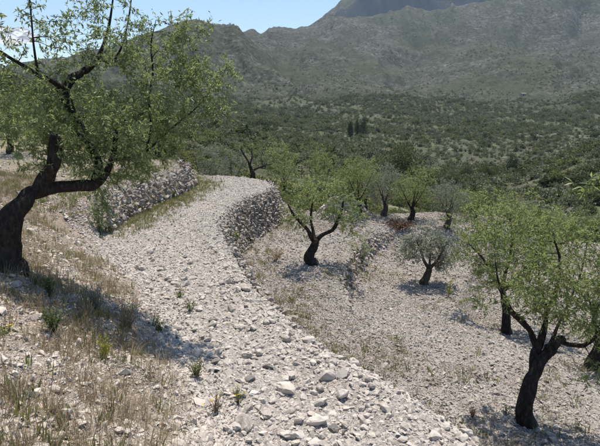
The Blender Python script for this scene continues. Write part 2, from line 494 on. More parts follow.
def mountain_mat():
    m, t = new_mat('limestone_mountain')
    geo = t.node('ShaderNodeNewGeometry'); pos = geo.outputs['Position']
    n1 = t.noise(pos, .010, 6, .62); n3 = t.noise(pos, .0035, 4, .5)
    n2 = t.noise(pos, .09, 8, .80); n4 = t.noise(pos, .028, 6, .7)
    veg = t.ramp(n2, [(.36, (0.019, 0.022, 0.014)), (.46, (0.041, 0.045, 0.028)), (.53, (0.065, 0.068, 0.046)), (.60, (0.100, 0.098, 0.075)), (.68, (0.200, 0.189, 0.165))])
    rock = t.ramp(n2, [(.36, (0.029, 0.031, 0.023)), (.45, (0.063, 0.064, 0.053)), (.53, (0.115, 0.113, 0.100)), (.60, (0.183, 0.179, 0.163)), (.68, (0.331, 0.321, 0.303))])
    sp = t.node('ShaderNodeSeparateXYZ'); t.l.new(pos, sp.inputs[0])
    up = t.map(sp.outputs[2], 40, 330, 0, .5)
    f = t.math('ADD', t.map(t.math('ADD', t.math('MULTIPLY', n1, .6), t.math('MULTIPLY', n4, .4)), .44, .60, 0, 1), t.math('SUBTRACT', up, .25), True)
    col = t.mix(f, veg, rock)
    col = t.mix(t.map(n3, .50, .60, 0, .5), col, (.062, .070, .040))
    n5 = t.noise(pos, .0075, 5, .6)
    col = t.mix(t.map(n5, .50, .60, 0, .55), col, t.mix(n2, (.02, .025, .015), (.085, .09, .06)))
    # bare cliffs where the ground is steep
    nz = t.node('ShaderNodeSeparateXYZ'); t.l.new(geo.outputs['Normal'], nz.inputs[0])
    col = t.mix(t.map(nz.outputs[2], .62, .42, 0, .8), col, t.mix(n4, (.06, .062, .066), (.17, .17, .17)))
    finish(t, col, .97, n2, .25, 4.0, .02)
    return m
M_mount = mountain_mat()

# ------------------------------------------------------------------ terrain: one sheet out to the ridge, cut in three
az_f = np.linspace(R(-44), R(44), 560)
az_b = np.linspace(R(44), R(316), 60)[1:-1]
AZ = np.concatenate([az_f, az_b])
RR = np.concatenate([np.linspace(.35, 26, 250), np.exp(np.linspace(math.log(26), math.log(5500), 421))[1:]])
RR = np.sort(np.concatenate([RR, np.linspace(3340, 3520, 14)]))
gx = np.outer(RR, np.sin(AZ)); gy = np.outer(RR, np.cos(AZ))
gz = H(gx, gy)
nA, nR = len(AZ), len(RR)
def zone_at(X, Y):
    e = sdist(EDGE, X, Y); t = -sdist(TOE, X, Y); r = np.hypot(X, Y); en = sdist(END1, X, Y); s3 = sdist(STEP3, X, Y)
    inside = e < 0.1
    bank = np.where(inside, smooth(-.15, .5, t), 0) + np.where(~inside, .16, 0)
    path_grass = np.where(inside, smooth(13, 15, Y) * smooth(-1.3, -.3, t) * (t < .2), 0)
    n = fbm(X / 1.8, Y / 1.8, 91, 3)
    low = np.where(~inside, smooth(.9, .1, e) * .7 + smooth(.05, .35, n) * .25 , 0)
    low = np.where(~inside & (s3 > .4), low + .35, low)
    bg = np.where(inside, smooth(.4, 1.3, t) * (.42 + .8 * n), 0)
    gr = np.clip(path_grass + low + bg, 0, 1)
    far = np.clip(smooth(21, 27, r) + smooth(.3, 1.2, en) , 0, 1)
    far = np.maximum(far, np.where(inside, smooth(3.0, 7.0, t) * smooth(9, 15, Y) * .8, 0))
    return np.stack([np.clip(bank, 0, 1), gr, far], -1)

def ring(name, r0, r1, mat, zone=False, cap=False):
    i0 = np.searchsorted(RR, r0); i1 = min(np.searchsorted(RR, r1), nR - 1)
    V = np.stack([gx[i0:i1 + 1], gy[i0:i1 + 1], gz[i0:i1 + 1]], -1).reshape(-1, 3)
    k = i1 - i0
    a = np.arange(nA); b = (a + 1) % nA
    F = []
    for j in range(k):
        F.append(np.stack([j * nA + a, j * nA + b, (j + 1) * nA + b, (j + 1) * nA + a], -1))
    F = np.concatenate(F)[:, ::-1]
    at_ = {'zone': zone_at(V[:, 0], V[:, 1]).astype(np.float32)} if zone else None
    if cap:
        V = np.concatenate([V, [[0, 0, float(H(np.zeros(1), np.zeros(1))[0])]]])
        T = np.stack([np.full(nA, len(V) - 1), b, a, a], -1)
        if at_: at_['zone'] = np.concatenate([at_['zone'], [[1, .3, 0]]])
    o = link(name, mesh_np(name, V, F, (mat,), True, at_))
    tag(o, kind='structure')
    return o
ring('ground', 0, 60, M_ground, True)
ring('valley', 60, 900, M_valley)
ring('mountain', 900, 6000, M_mount)

# ------------------------------------------------------------------ stones
def hull_stone(seed, flat=.7, n=13):
    r = np.random.default_rng(seed)
    bm = bmesh.new()
    for i in range(n):
        v = r.normal(size=3); v /= np.linalg.norm(v)
        v *= .5 * r.uniform(.82, 1.0)
        v[0] *= 1.25; v[1] *= r.uniform(.8, 1.0); v[2] *= flat
        bm.verts.new(v)
    res = bmesh.ops.convex_hull(bm, input=bm.verts)
    bmesh.ops.delete(bm, geom=[v for v in bm.verts if not v.link_faces], context='VERTS')
    bmesh.ops.triangulate(bm, faces=bm.faces)
    return bm
def stone_mesh(name, seed, mat, flat=.7, n=13, bevel=False):
    bm = hull_stone(seed, flat, n)
    if bevel:
        bmesh.ops.bevel(bm, geom=bm.edges[:], offset=.035, segments=1, affect='EDGES', clamp_overlap=True)
        bmesh.ops.triangulate(bm, faces=bm.faces)
    me = bpy.data.meshes.new(name); bm.to_mesh(me); bm.free()
    me.materials.append(mat)
    return me

def boulder_mesh(name, seed, mat):
    bm = hull_stone(seed, .72, 15)
    bmesh.ops.subdivide_edges(bm, edges=bm.edges[:], cuts=2, use_grid_fill=True, smooth=.22)
    bmesh.ops.triangulate(bm, faces=bm.faces)
    bm.normal_update()
    for v in bm.verts:
        c = v.co; k = fbm(np.array([c.x * 5 + seed]), np.array([c.y * 5 + c.z * 4]), seed, 4)[0]
        v.co = c * .96 + v.normal * .10 * k
    me = bpy.data.meshes.new(name); bm.to_mesh(me); bm.free(); me.materials.append(mat)
    return me
def proto_collection(name, meshes):
    col = bpy.data.collections.new(name)
    for i, me in enumerate(meshes):
        o = bpy.data.objects.new('%s_%02d' % (name, i), me); col.objects.link(o)
    return col
def scatter(name, P, rot, scl, idx, col, parent=None):
    """one object whose points each carry one of the collection's meshes"""
    me = mesh_np(name, P, np.zeros((0, 3), np.int32), attrs={'rot': rot, 'scl': scl})
    a = me.attributes.new('idx', 'INT', 'POINT'); a.data.foreach_set('value', np.asarray(idx, np.int32))
    o = link(name, me, parent)
    ng = bpy.data.node_groups.new(name, 'GeometryNodeTree')
    ng.interface.new_socket('Geometry', in_out='INPUT', socket_type='NodeSocketGeometry')
    ng.interface.new_socket('Geometry', in_out='OUTPUT', socket_type='NodeSocketGeometry')
    N = ng.nodes; L = ng.links
    gi = N.new('NodeGroupInput'); go = N.new('NodeGroupOutput')
    ip = N.new('GeometryNodeInstanceOnPoints'); ci = N.new('GeometryNodeCollectionInfo')
    ci.inputs['Collection'].default_value = col
    ci.inputs['Separate Children'].default_value = True
    ci.inputs['Reset Children'].default_value = True
    def na(nm, typ):
        n = N.new('GeometryNodeInputNamedAttribute'); n.data_type = typ; n.inputs[0].default_value = nm; return n.outputs['Attribute']
    er = N.new('FunctionNodeEulerToRotation')
    L.new(na('rot', 'FLOAT_VECTOR'), er.inputs[0])
    L.new(gi.outputs[0], ip.inputs['Points']); L.new(ci.outputs[0], ip.inputs['Instance'])
    ip.inputs['Pick Instance'].default_value = True
    L.new(na('idx', 'INT'), ip.inputs['Instance Index'])
    L.new(er.outputs[0], ip.inputs['Rotation']); L.new(na('scl', 'FLOAT_VECTOR'), ip.inputs['Scale'])
    L.new(ip.outputs[0], go.inputs[0])
    md = o.modifiers.new('scatter', 'NODES'); md.node_group = ng
    return o

N_PEB = 14
PEB = proto_collection('pebble', [stone_mesh('pebble', 100 + i, M_stone, .62, 12) for i in range(N_PEB)])
PEBB = proto_collection('bank_pebble', [stone_mesh('bank_pebble', 200 + i, M_bankstone, .6, 12) for i in range(N_PEB)])

PEBT = proto_collection('terrace_pebble', [stone_mesh('terrace_pebble', 250 + i, M_terrace, .6, 12) for i in range(N_PEB)])
def poisson_cells(x0, x1, y0, y1, n):
    return rng.uniform(x0, x1, n), rng.uniform(y0, y1, n)
def in_view(X, Y, Z, m=25):
    u, v, d = to_px(np.stack([X, Y, Z], -1))
    return (d > .3) & (u > -m) & (u < 600 + m) & (v > -m) & (v < 446 + 60)
def stones_for(sel, x0, x1, y0, y1, size, dens, sig=.35, px_min=.9):
    n = int((x1 - x0) * (y1 - y0) * dens)
    X, Y = poisson_cells(x0, x1, y0, y1, n)
    r = np.hypot(X, Y)
    keep = rng.uniform(size=n) < np.clip(size * 500 / np.maximum(r, .5) / px_min, 0, 1) ** 2
    X, Y = X[keep], Y[keep]
    keep = sel(X, Y); X, Y = X[keep], Y[keep]
    Z = H(X, Y)
    keep = in_view(X, Y, Z); X, Y, Z = X[keep], Y[keep], Z[keep]
    s = size * np.exp(rng.normal(0, sig, len(X)))
    s = np.clip(s, size * .45, size * 2.2)
    P = np.stack([X, Y, Z + s * rng.uniform(-.02, .22, len(X))], -1)
    return P, s
def stuff_of(name, sets, col, npr, parent=None, label=None, cat=None, tilt=.5):
    P = np.concatenate([a for a, b in sets]); s = np.concatenate([b for a, b in sets])
    n = len(P)
    rot = np.stack([rng.normal(0, tilt, n), rng.normal(0, tilt, n), rng.uniform(0, 6.28, n)], -1)
    scl = s[:, None] * rng.uniform(.8, 1.2, (n, 3))
    o = scatter(name, P, rot, scl, rng.integers(0, npr, n), col, parent)
    tag(o, label, cat, kind='stuff')
    return o
def edge_t(X, Y): return sdist(EDGE, X, Y), -sdist(TOE, X, Y)
def sel_path(X, Y):
    e, t = edge_t(X, Y); return (e < .05) & (t < .25 + .25 * vnoise(X * 2, Y * 2, 5))
def sel_path_clear(X, Y):
    e, t = edge_t(X, Y)
    g = smooth(13, 15, Y) * smooth(-1.1, -.2, t)
    return (e < .05) & (t < .45 + .7 * vnoise(X * 1.5, Y * 1.5, 15)) & (rng.uniform(size=len(X)) > g * .8)
def sel_rib(X, Y):
    e, t = edge_t(X, Y); w = np.exp(-((e + .25) / .35) ** 2) + .8 * np.exp(-((t + .35) / .45) ** 2) * (Y < 10)
    return (e < .1) & (t < .4) & (rng.uniform(size=len(X)) < w)
def sel_bank(X, Y):
    e, t = edge_t(X, Y); n = fbm(X / .7, Y / .7, 77, 3)
    return (t > .1) & (rng.uniform(size=len(X)) < np.clip(.6 + 1.1 * n - .02 * t, .08, 1) * np.where(Y > 10, .45, 1))
def sel_low(X, Y):
    e, t = edge_t(X, Y); en = sdist(END1, X, Y); n = fbm(X / 1.5, Y / 1.5, 78, 3)
    return (e > .25) & (en < .1) & (rng.uniform(size=len(X)) < np.clip(.75 + .8 * n, .2, 1))

stuff_of('loose_gravel', [stones_for(sel_path_clear, -8, 4, 1.5, 24, .042, 900, .36), stones_for(lambda X, Y: sel_path_clear(X, Y) & (rng.uniform(size=len(X)) < 1.15 - Y * .06), -8, 4, 1.5, 24, .07, 80, .3),
                    stones_for(sel_path_clear, -5, 4, 1.5, 12, .027, 1900, .3, 1.2), stones_for(sel_rib, -6, 4, 1.5, 12, .095, 55, .3)],
         PEB, N_PEB, None, 'pale grey broken limestone gravel covering the path', 'gravel')
stuff_of('bank_rubble', [stones_for(sel_bank, -12, 3, 1.5, 20, .038, 520, .4), stones_for(sel_bank, -12, 3, 1.5, 20, .075, 50, .35),
                   stones_for(sel_bank, -4, 2, 1.5, 8, .02, 2600, .3, 1.2)],
         PEBB, N_PEB, None, 'whitish stone chips strewn over the grassy bank', 'gravel')
stuff_of('terrace_gravel', [stones_for(sel_low, -4, 14, 4, 23, .046, 420, .38), stones_for(sel_low, -4, 14, 4, 23, .085, 18, .3),
                      stones_for(sel_low, -2, 9, 4, 14, .030, 800, .3, 1.2)],
         PEBT, N_PEB, None, 'pale gravel spread over the orchard terraces below the path', 'gravel')

# ------------------------------------------------------------------ dry stone walls
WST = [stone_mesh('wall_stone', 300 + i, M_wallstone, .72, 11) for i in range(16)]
WCOL = proto_collection('wall_stone_source', WST)
def dry_wall(line, label, size=.2, max_parts=300, batter=.32, out=1.0, flat_top=True, name='dry_stone_wall'):
    """stones laid in rough courses along a plan line; out=+1 when the open face is on the right"""
    line = np.array(line); seg = np.linalg.norm(np.diff(line, axis=0), axis=1); cum = np.concatenate([[0], np.cumsum(seg)])
    us = np.arange(0, cum[-1], size * .25)
    ii = np.clip(np.searchsorted(cum, us, side='right') - 1, 0, len(seg) - 1)
    ff = ((us - cum[ii]) / seg[ii])[:, None]
    pu = line[ii] * (1 - ff) + line[ii + 1] * ff
    du = (line[ii + 1] - line[ii]) / seg[ii][:, None]
    nu = np.stack([du[:, 1], -du[:, 0]], -1) * out
    zfu = H(*(pu + nu * .6).T); ztu = H(*(pu - nu * .45).T)
    P, Rz, S = [], [], []
    for c in range(int(1.6 / (size * .55))):
        u = rng.uniform(0, size)
        while u < cum[-1]:
            w = size * rng.uniform(.6, 1.7)
            i = min(int(u / (size * .25)), len(us) - 1)
            p, dr, nrm, zf, zt = pu[i], du[i], nu[i], zfu[i], ztu[i]
            zz = zf + (c + .35) * size * .55 + rng.normal(0, .02)
            if zz < zt - .01 - .14 * (p[1] < 10.5) and zt - zf > .15:
                k = (zz - zf) / max(zt - zf, .1)
                q = p + nrm * (batter * (1 - k) + rng.normal(0, .06) + .05)
                P.append((q[0], q[1], zz)); Rz.append(math.atan2(dr[1], dr[0]))
                S.append((w * .9, size * rng.uniform(.9, 1.4), size * rng.uniform(.62, 1.0)))
            u += w * .92
    P = np.array(P); Rz = np.array(Rz); S = np.array(S)
    n = len(P)
    rot = np.stack([rng.normal(0, .4, n), rng.normal(0, .4, n), Rz + rng.normal(0, .5, n)], -1)
    idx = rng.integers(0, 16, n)
    base = np.array([line[:, 0].mean(), line[:, 1].mean(), P[:, 2].min()])
    e = empty(name, base, label, 'wall')
    u_, v_, d_ = to_px(P)
    vis = np.where((u_ > 0) & (u_ < 600) & (v_ > 0) & (v_ < 446), S[:, 0] / d_, 0)
    order = np.argsort(-vis)
    big = order[:max_parts]; rest = order[max_parts:]
    for i in big:
        o = bpy.data.objects.new('stone', WST[idx[i]]); C.objects.link(o); o.parent = e
        o.location = P[i] - base; o.rotation_euler = rot[i]; o.scale = S[i]
    if len(rest):
        o = scatter('packed_stones', P[rest] - base, rot[rest], S[rest], idx[rest], WCOL, e); tag(o, kind='stuff')
    return e
hz = lambda p: float(H(np.array([p[0]]), np.array([p[1]]))[0])
i_e = [i for i, p in enumerate(EDGE) if (p[1] > 1.2 and p[0] < 5 and p[0] > -9 and p[1] < 25)]
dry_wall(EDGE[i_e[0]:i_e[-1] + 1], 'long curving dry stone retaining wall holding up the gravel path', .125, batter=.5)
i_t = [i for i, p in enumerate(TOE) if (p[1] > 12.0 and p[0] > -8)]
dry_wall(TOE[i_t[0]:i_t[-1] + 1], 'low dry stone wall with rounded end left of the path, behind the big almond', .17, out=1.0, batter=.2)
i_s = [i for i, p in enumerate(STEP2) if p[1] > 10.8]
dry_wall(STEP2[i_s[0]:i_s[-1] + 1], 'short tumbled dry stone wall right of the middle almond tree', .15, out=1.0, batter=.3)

# ------------------------------------------------------------------ foreground rocks one can point to
ROCKM = [boulder_mesh('rock', 500 + i, M_bankstone) for i in range(10)]
M_darkrock = stone_mat('weathered_limestone', (.07, .062, .055), (.13, .118, .105), (.20, .185, .165), (.15, .115, .085))
ROCKG = [boulder_mesh('grey_rock', 520 + i, M_darkrock) for i in range(5)]
def rock(px, py, wpx, label, grey=False, flat=1.0, group=None):
    p = hit(px, py); d = to_px(p)[2]
    w = wpx / 500 * d / 1.15
    ms = ROCKG if grey else ROCKM
    o = bpy.data.objects.new('rock', ms[rng.integers(0, len(ms))]); C.objects.link(o)
    o.location = (p[0], p[1], p[2] + w * .2)
    o.rotation_euler = (rng.normal(0, .2), rng.normal(0, .2), rng.uniform(-.7, .7))
    o.scale = (w, w * rng.uniform(.8, 1.1), w * rng.uniform(.75, 1) * flat)
    tag(o, label, 'rock', group)
rock(287, 393, 27, 'largest pale boulder in the middle of the rubble beside the path')
rock(268, 369, 12, 'dark grey rock just above the largest pale boulder', True)
rock(250, 381, 15, 'rounded grey rock up and left of the largest pale boulder', True)
rock(292, 378, 16, 'flat white rock right behind the largest pale boulder')
rock(318, 425, 24, 'broad white rock low in the frame where the rubble spreads')
rock(334, 431, 15, 'grey rock close against the broad white rock, on its right', True)
rock(345, 434, 12, 'brownish rock at the right end of the bottom rubble cluster', True)
rock(300, 437, 14, 'white rock at the bottom edge left of the broad white rock')
rock(287, 339, 9, 'small dark rock alone high on the path edge', True)
rock(286, 353, 8, 'small grey rock just below the lone dark rock at the path edge', True)
rock(213, 323, 12, 'brown grey lump of rock left of centre beside the path', True)
rock(216, 363, 13, 'smooth grey brown rock right of the green grass tuft', True)
rock(229, 365, 10, 'pale flat rock next to the smooth grey brown rock')
rock(254, 395, 13, 'light grey rock left of the largest pale boulder')
rock(262, 348, 10, 'pale rock between the lone dark rock and the brown lump')
rock(272, 413, 14, 'pale grey rock below the largest pale boulder')
rock(245, 358, 11, 'flat pale rock above the rounded grey rock')
rock(372, 437, 11, 'isolated pale rock near the bottom centre of the path')
rock(55, 391, 15, 'white rock alone in dry grass on the left bank')
rock(65, 415, 21, 'large ochre and white rock near the bottom left corner')
rock(60, 437, 14, 'white rock below the large ochre rock at the bottom edge')
rock(17, 425, 12, 'pale rock at the far bottom left of the bank')
rock(120, 432, 13, 'pinkish white rock in dry grass near the bottom left')
rock(158, 388, 8, 'small white rock in dry grass at the middle of the bank')
rock(26, 398, 10, 'greyish rock left of the white rock on the bank', True)
rock(88, 385, 9, 'small pale rock right of the white rock on the bank')
rock(195, 432, 12, 'white rock where the bank grass meets the rubble')
rock(20, 197, 13, 'brown tilted rock on the bare soil behind the big almond trunk', True)
rock(30, 232, 11, 'white rock on the slope right of the big almond trunk')
rock(42, 243, 10, 'grey rock below the slope right of the big almond trunk', True)
rock(462, 333, 7, 'lone pale rock on the terrace left of the shaded trunk')
rock(170, 283, 8, 'reddish brown rock at the foot of the bank', True)
rock(178, 288, 7, 'dark rock beside a green weed at the foot of the bank', True)
# larger loose stones of the path itself
path = bpy.data.objects.new('gravel_path', None)
def sheet_path():
    n = 120
    # ribbon between bank toe and wall edge, a finger above the ground sheet
    xs = np.arange(-8.5, 4.6, .11); ys = np.arange(1.6, 24.6, .11)
    X, Y = np.meshgrid(xs, ys); e, t = edge_t(X, Y)
    ok = (e < -.02) & (t < .0)
    Z = H(X, Y) + .012
    idm = -np.ones(X.shape, int); idm[ok] = np.arange(ok.sum())
    V = np.stack([X[ok], Y[ok], Z[ok]], -1)
    q = ok[:-1, :-1] & ok[1:, :-1] & ok[1:, 1:] & ok[:-1, 1:]
    F = np.stack([idm[:-1, :-1][q], idm[:-1, 1:][q], idm[1:, 1:][q], idm[1:, :-1][q]], -1)
    return mesh_np('gravel_path', V, F, (M_ground,), True, {'zone': zone_at(V[:, 0], V[:, 1])})
path = link('gravel_path', sheet_path()); tag(path, kind='structure')
PST = [boulder_mesh('stone', 600 + i, M_stone) for i in range(12)]
P, s = stones_for(lambda X, Y: sel_path(X, Y) & (rng.uniform(size=len(X)) < np.where(X > -.9 + .35 * np.abs(Y - 4), 1, .4)), -4, 4, 2.5, 11, .10, 26, .33)
vis = s / to_px(P)[2]
u_, v_, _ = to_px(P)
ordr = [i for i in np.argsort(-vis) if 0 < u_[i] < 600 and v_[i] < 446][:290]
for i in ordr:
    o = bpy.data.objects.new('stone', PST[i % 12]); C.objects.link(o); o.parent = path
    o.location = P[i] + np.array([0, 0, s[i] * .12]); o.rotation_euler = (rng.normal(0, .25), rng.normal(0, .25), rng.uniform(0, 6.28)); o.scale = s[i] * rng.uniform(.8, 1.2, 3)

# ------------------------------------------------------------------ trees
def tube(pts, rad, sides=6, rough=0.0, seed=0):
    pts = np.asarray(pts, float); n = len(pts); rad = np.asarray(rad, float)
    tg = np.gradient(pts, axis=0); tg /= np.linalg.norm(tg, axis=1)[:, None] + 1e-9
    ref = np.array([1, 0, 0.]) if abs(tg[0][0]) < .8 else np.array([0, 1., 0])
    V = []
    a = np.linspace(0, 2 * np.pi, sides, endpoint=False)
    for i in range(n):
        ref = ref - tg[i] * ref.dot(tg[i]); ref /= np.linalg.norm(ref) + 1e-9
        b = np.cross(tg[i], ref)
        rr = rad[i] * np.ones(sides)
        if rough:
            rr = rr * (1 + rough * (1.3 * vnoise(np.cos(a) * 1.1 + seed, np.sin(a) * 1.1 + i * .16, seed) + .7 * vnoise(np.cos(a) * 2.4 + seed, np.sin(a) * 2.4 + i * .3, seed + 3)))
        V.append(pts[i] + np.outer(np.cos(a) * rr, ref) + np.outer(np.sin(a) * rr, b))
    V = np.concatenate(V)
    F = []
    k = np.arange(sides); k2 = (k + 1) % sides
    for i in range(n - 1):
        F.append(np.stack([i * sides + k, i * sides + k2, (i + 1) * sides + k2, (i + 1) * sides + k], -1))
    F = np.concatenate(F)
    # caps
    cap = []
    V = np.concatenate([V, pts[:1], pts[-1:]])
    nb = len(V) - 2
    cap.append(np.stack([np.full(sides, nb), k2, k, k], -1))
    j = (n - 1) * sides
    cap.append(np.stack([np.full(sides, nb + 1), j + k, j + k2, j + k2], -1))
    return V, F, cap
def tube_mesh(name, tubes, mat):
    Vs, Fq, Ft, off = [], [], [], 0
    for V, F, cap in tubes:
        Vs.append(V); Fq.append(F + off); Ft.append(np.concatenate(cap)[:, :3] + off); off += len(V)
    V = np.concatenate(Vs); Fq = np.concatenate(Fq); Ft = np.concatenate(Ft)
    T = np.concatenate([Fq[:, [0, 1, 2]], Fq[:, [0, 2, 3]], Ft])
    return mesh_np(name, V, T, (mat,), True)
def curve(pts, rads, n=6):
    """Catmull-Rom through the points, n samples a span"""
    p = np.asarray(pts, float); r = np.asarray(rads, float)
    P = np.concatenate([[2 * p[0] - p[1]], p, [2 * p[-1] - p[-2]]])
    out, ro = [], []
    for i in range(len(p) - 1):
        for t in np.linspace(0, 1, n, endpoint=False):
            out.append(_cr(P[i], P[i + 1], P[i + 2], P[i + 3], t)); ro.append(r[i] * (1 - t) + r[i + 1] * t)
    out.append(p[-1]); ro.append(r[-1])
    return np.array(out), np.array(ro)
def unit(v): return v / (np.linalg.norm(v, axis=-1, keepdims=True) + 1e-9)
def leaves_at(pos, dirs, L, W, tint):
    n = len(pos)
    d = unit(dirs)
    s = unit(np.cross(d, unit(rng.normal(size=(n, 3)) + np.array([0, 0, 1.2]))))
    nm = np.cross(s, d)
    L = L * rng.uniform(.7, 1.25, n)[:, None]; W = W * rng.uniform(.8, 1.2, n)[:, None]
    a = pos; t = pos + d * L - nm * L * .12
    m1 = pos + d * L * .45 + s * W * .5 + nm * W * .18; m2 = pos + d * L * .45 - s * W * .5 + nm * W * .18
    V = np.stack([a, m1, t, m2], 1).reshape(-1, 3)
    b = np.arange(n) * 4
    F = np.concatenate([np.stack([b, b + 1, b + 2], -1), np.stack([b, b + 2, b + 3], -1)])
    return V, F, np.repeat(tint, 4)

def make_tree(name, label, cat, base, limbs, blobs, L=.06, W=.018, side=7, per=6, twig=.22, leafmat=None, barkmat=None, group=None, sides=10, flare=1.35, droop=.15, twig_r=.004):
    """limbs: [(points, radii)], first is the trunk; blobs: [(centre, radii, tips)] give the crown its outline"""
    leafmat = leafmat or M_almond; barkmat = barkmat or M_bark
    base = np.asarray(base, float)
    e = empty(name, base, label, cat, group)
    nodes, nrad = [], []
    for k, (pts, rads) in enumerate(limbs):
        p, r = curve(pts, rads, 6)
        p = p + np.stack([fbm(np.arange(len(p)) * .22, np.full(len(p), 3.1 * k + j), 60 + j, 2) * r * .45 for j in range(3)], -1) * (np.arange(len(p)) > 0)[:, None]
        if k == 0:
            r = r * (1 + (flare - 1) * np.exp(-np.arange(len(r)) / 2.2))
            p = np.concatenate([[p[0] - np.array([0, 0, .15])], p]); r = np.concatenate([[r[0] * 1.15], r])
        o = link('trunk' if k == 0 else 'limb', tube_mesh('trunk' if k == 0 else 'limb', [tube(p - base, r, sides if k == 0 else max(6, sides - 3), .42, k + 1)], barkmat), e)
        st = 0 if k else int(len(p) * .55)
        nodes += list(p[st:]); nrad += list(r[st:])
    nodes = np.array(nodes); nrad = np.array(nrad)
    tips = []
    for c, rad, n in blobs:
        v = unit(rng.normal(size=(n, 3))) * (rng.uniform(.15, 1, (n, 1)) ** .5)
        tips.append(np.asarray(c) + v * np.asarray(rad))
    tips = np.concatenate(tips)
    dmin = np.min(np.linalg.norm(tips[:, None] - nodes[None], axis=2), axis=1)
    tips = tips[np.argsort(dmin)]
    tubes, S, D, TL = [], [], [], []
    size = np.max(tips.max(0) - tips.min(0))
    for tp in tips:
        dd = np.linalg.norm(nodes - tp, axis=1) + np.where(nodes[:, 2] > tp[2] + .1, .25 * size * .3, 0)
        j = int(np.argmin(dd)); st = nodes[j]; ln = np.linalg.norm(tp - st)
        if ln < .03: continue
        mid = (st + tp) / 2 + rng.normal(0, .09, 3) * ln + np.array([0, 0, -droop * .5 * ln + .1 * ln])
        r0 = min(nrad[j] * .75, .004 + .016 * ln); 
        p, r = curve([st, mid, tp], [r0, r0 * .65, twig_r * .6], 3)
        tubes.append(tube(p, r, 4))
        nodes = np.concatenate([nodes, p[2:]]); nrad = np.concatenate([nrad, r[2:]])
        m = max(2, int(side * min(1.6, ln / .5 + .5)))
        f = rng.uniform(.25, 1.02, m)
        ix = np.clip(f * (len(p) - 1), 0, len(p) - 1.001); i0 = ix.astype(int); fr = (ix - i0)[:, None]
        S.append(p[i0] * (1 - fr) + p[i0 + 1] * fr)
        D.append(unit(unit(p[i0 + 1] - p[i0]) * .7 + rng.normal(0, .65, (m, 3)) + np.array([0, 0, .15 - droop])))
        TL.append(twig * rng.uniform(.4, 1.3, m))
    S = np.concatenate(S) - base; D = np.concatenate(D); TL = np.concatenate(TL)
    # side twigs: slim three-sided spikes
    q = unit(np.cross(D, [0.3, 0.2, .9])); w = np.cross(D, q); n = len(S)
    tr = twig_r * .55
    ring_ = [S + q * tr, S - q * tr * .5 + w * tr * .87, S - q * tr * .5 - w * tr * .87, S + D * TL[:, None]]
    V = np.stack(ring_, 1).reshape(-1, 3); b = np.arange(n) * 4
    FT = np.concatenate([np.stack([b, b + 1, b + 3], -1), np.stack([b + 1, b + 2, b + 3], -1), np.stack([b + 2, b, b + 3], -1)])
    me = tube_mesh('branches', [(t[0] - base, t[1], t[2]) for t in tubes], barkmat)
    tag(link('branches', me, e), kind='stuff')
    # leaves
    f = rng.uniform(.12, 1.0, (n, per))
    pos = (S[:, None] + D[:, None] * (TL[:, None] * f)[..., None]).reshape(-1, 3)
    dirs = (np.repeat(D, per, 0) * .75 + rng.normal(0, .62, (n * per, 3)) + np.array([0, 0, -droop]))
    tw_t = np.repeat(np.clip(rng.normal(.45, .18, n), 0, 1), per)
    tint = np.clip(tw_t + rng.normal(0, .14, n * per), 0, 1)
    LV, LF, LT = leaves_at(pos, dirs, L, W, tint)
    V2 = np.concatenate([LV, V]); F2 = np.concatenate([LF, FT + len(LV)])
    T2 = np.concatenate([LT, np.full(len(V), .05)])
    cr = link('crown', mesh_np('crown', V2, F2, (leafmat,), False, {'tint': T2}), e)
    return e

def px_blob(px, py, dep, rx, ry, rd, n):
    s = dep / 500.0
    return (at(px, py, dep), (rx * s, rd, ry * s), n)

# T1: the big almond on the left bank -----------------------------------------------
b1 = hit(4, 268); D1 = b1[1]
A = lambda px, py, dd=0.0: at(px, py, D1 + dd)
limbs = [([b1, A(8, 232), A(18, 210, .05), A(34, 196, .15), A(48, 185, .25)], [.155, .135, .115, .10, .095]),
         ([A(40, 191, .2), A(50, 172, .2), A(54, 152, .25), A(55, 136, .3)], [.09, .085, .07, .055]),
         ([A(42, 190, .2), A(60, 187, .3), A(78, 186, .5), A(94, 185, .7), A(104, 175, .9), A(112, 158, 1.1), A(116, 138, 1.2), A(117, 123, 1.3), A(132, 120, 1.5), A(146, 110, 1.3)], [.08, .076, .072, .066, .052, .038, .03, .026, .022, .014]),
         ([A(94, 185, .7), A(97, 165, .8), A(87, 140, .9), A(76, 117, .9), A(66, 97, .9), A(62, 88, .9)], [.06, .06, .06, .066, .07, .064]),
         ([A(63, 90, .9), A(54, 82, .8), A(38, 75, .6), A(20, 64, .4), A(4, 54, .3), A(-20, 40, .2)], [.044, .036, .028, .024, .018, .012]),
         ([A(63, 90, .9), A(74, 77, 1.0), A(86, 70, 1.2), A(96, 62, 1.3), A(104, 44, 1.4), A(110, 20, 1.5), A(114, -10, 1.6)], [.060, .056, .052, .036, .022, .015, .009]),
         ([A(98, 60, 1.3), A(112, 62, 1.3), A(120, 50, 1.3), A(125, 36, 1.4), A(130, 10, 1.5), A(133, -15, 1.5)], [.022, .018, .015, .013, .010, .006]),
         ([A(146, 151, 1.3), A(151, 128, 1.35), A(149, 100, 1.35), A(153, 72, 1.4), A(151, 45, 1.5), A(156, 20, 1.6)], [.018, .016, .015, .013, .010, .005]),
         ([A(112, 160, 1.1), A(130, 158, 1.4), A(148, 150, 1.3), A(172, 128, 1.4), A(196, 108, 1.5), A(216, 84, 1.6)], [.028, .024, .020, .014, .010, .006]),
         ([A(38, 75, .6), A(34, 50, .6), A(32, 25, .6), A(29, -8, .6)], [.017, .013, .010, .006])]
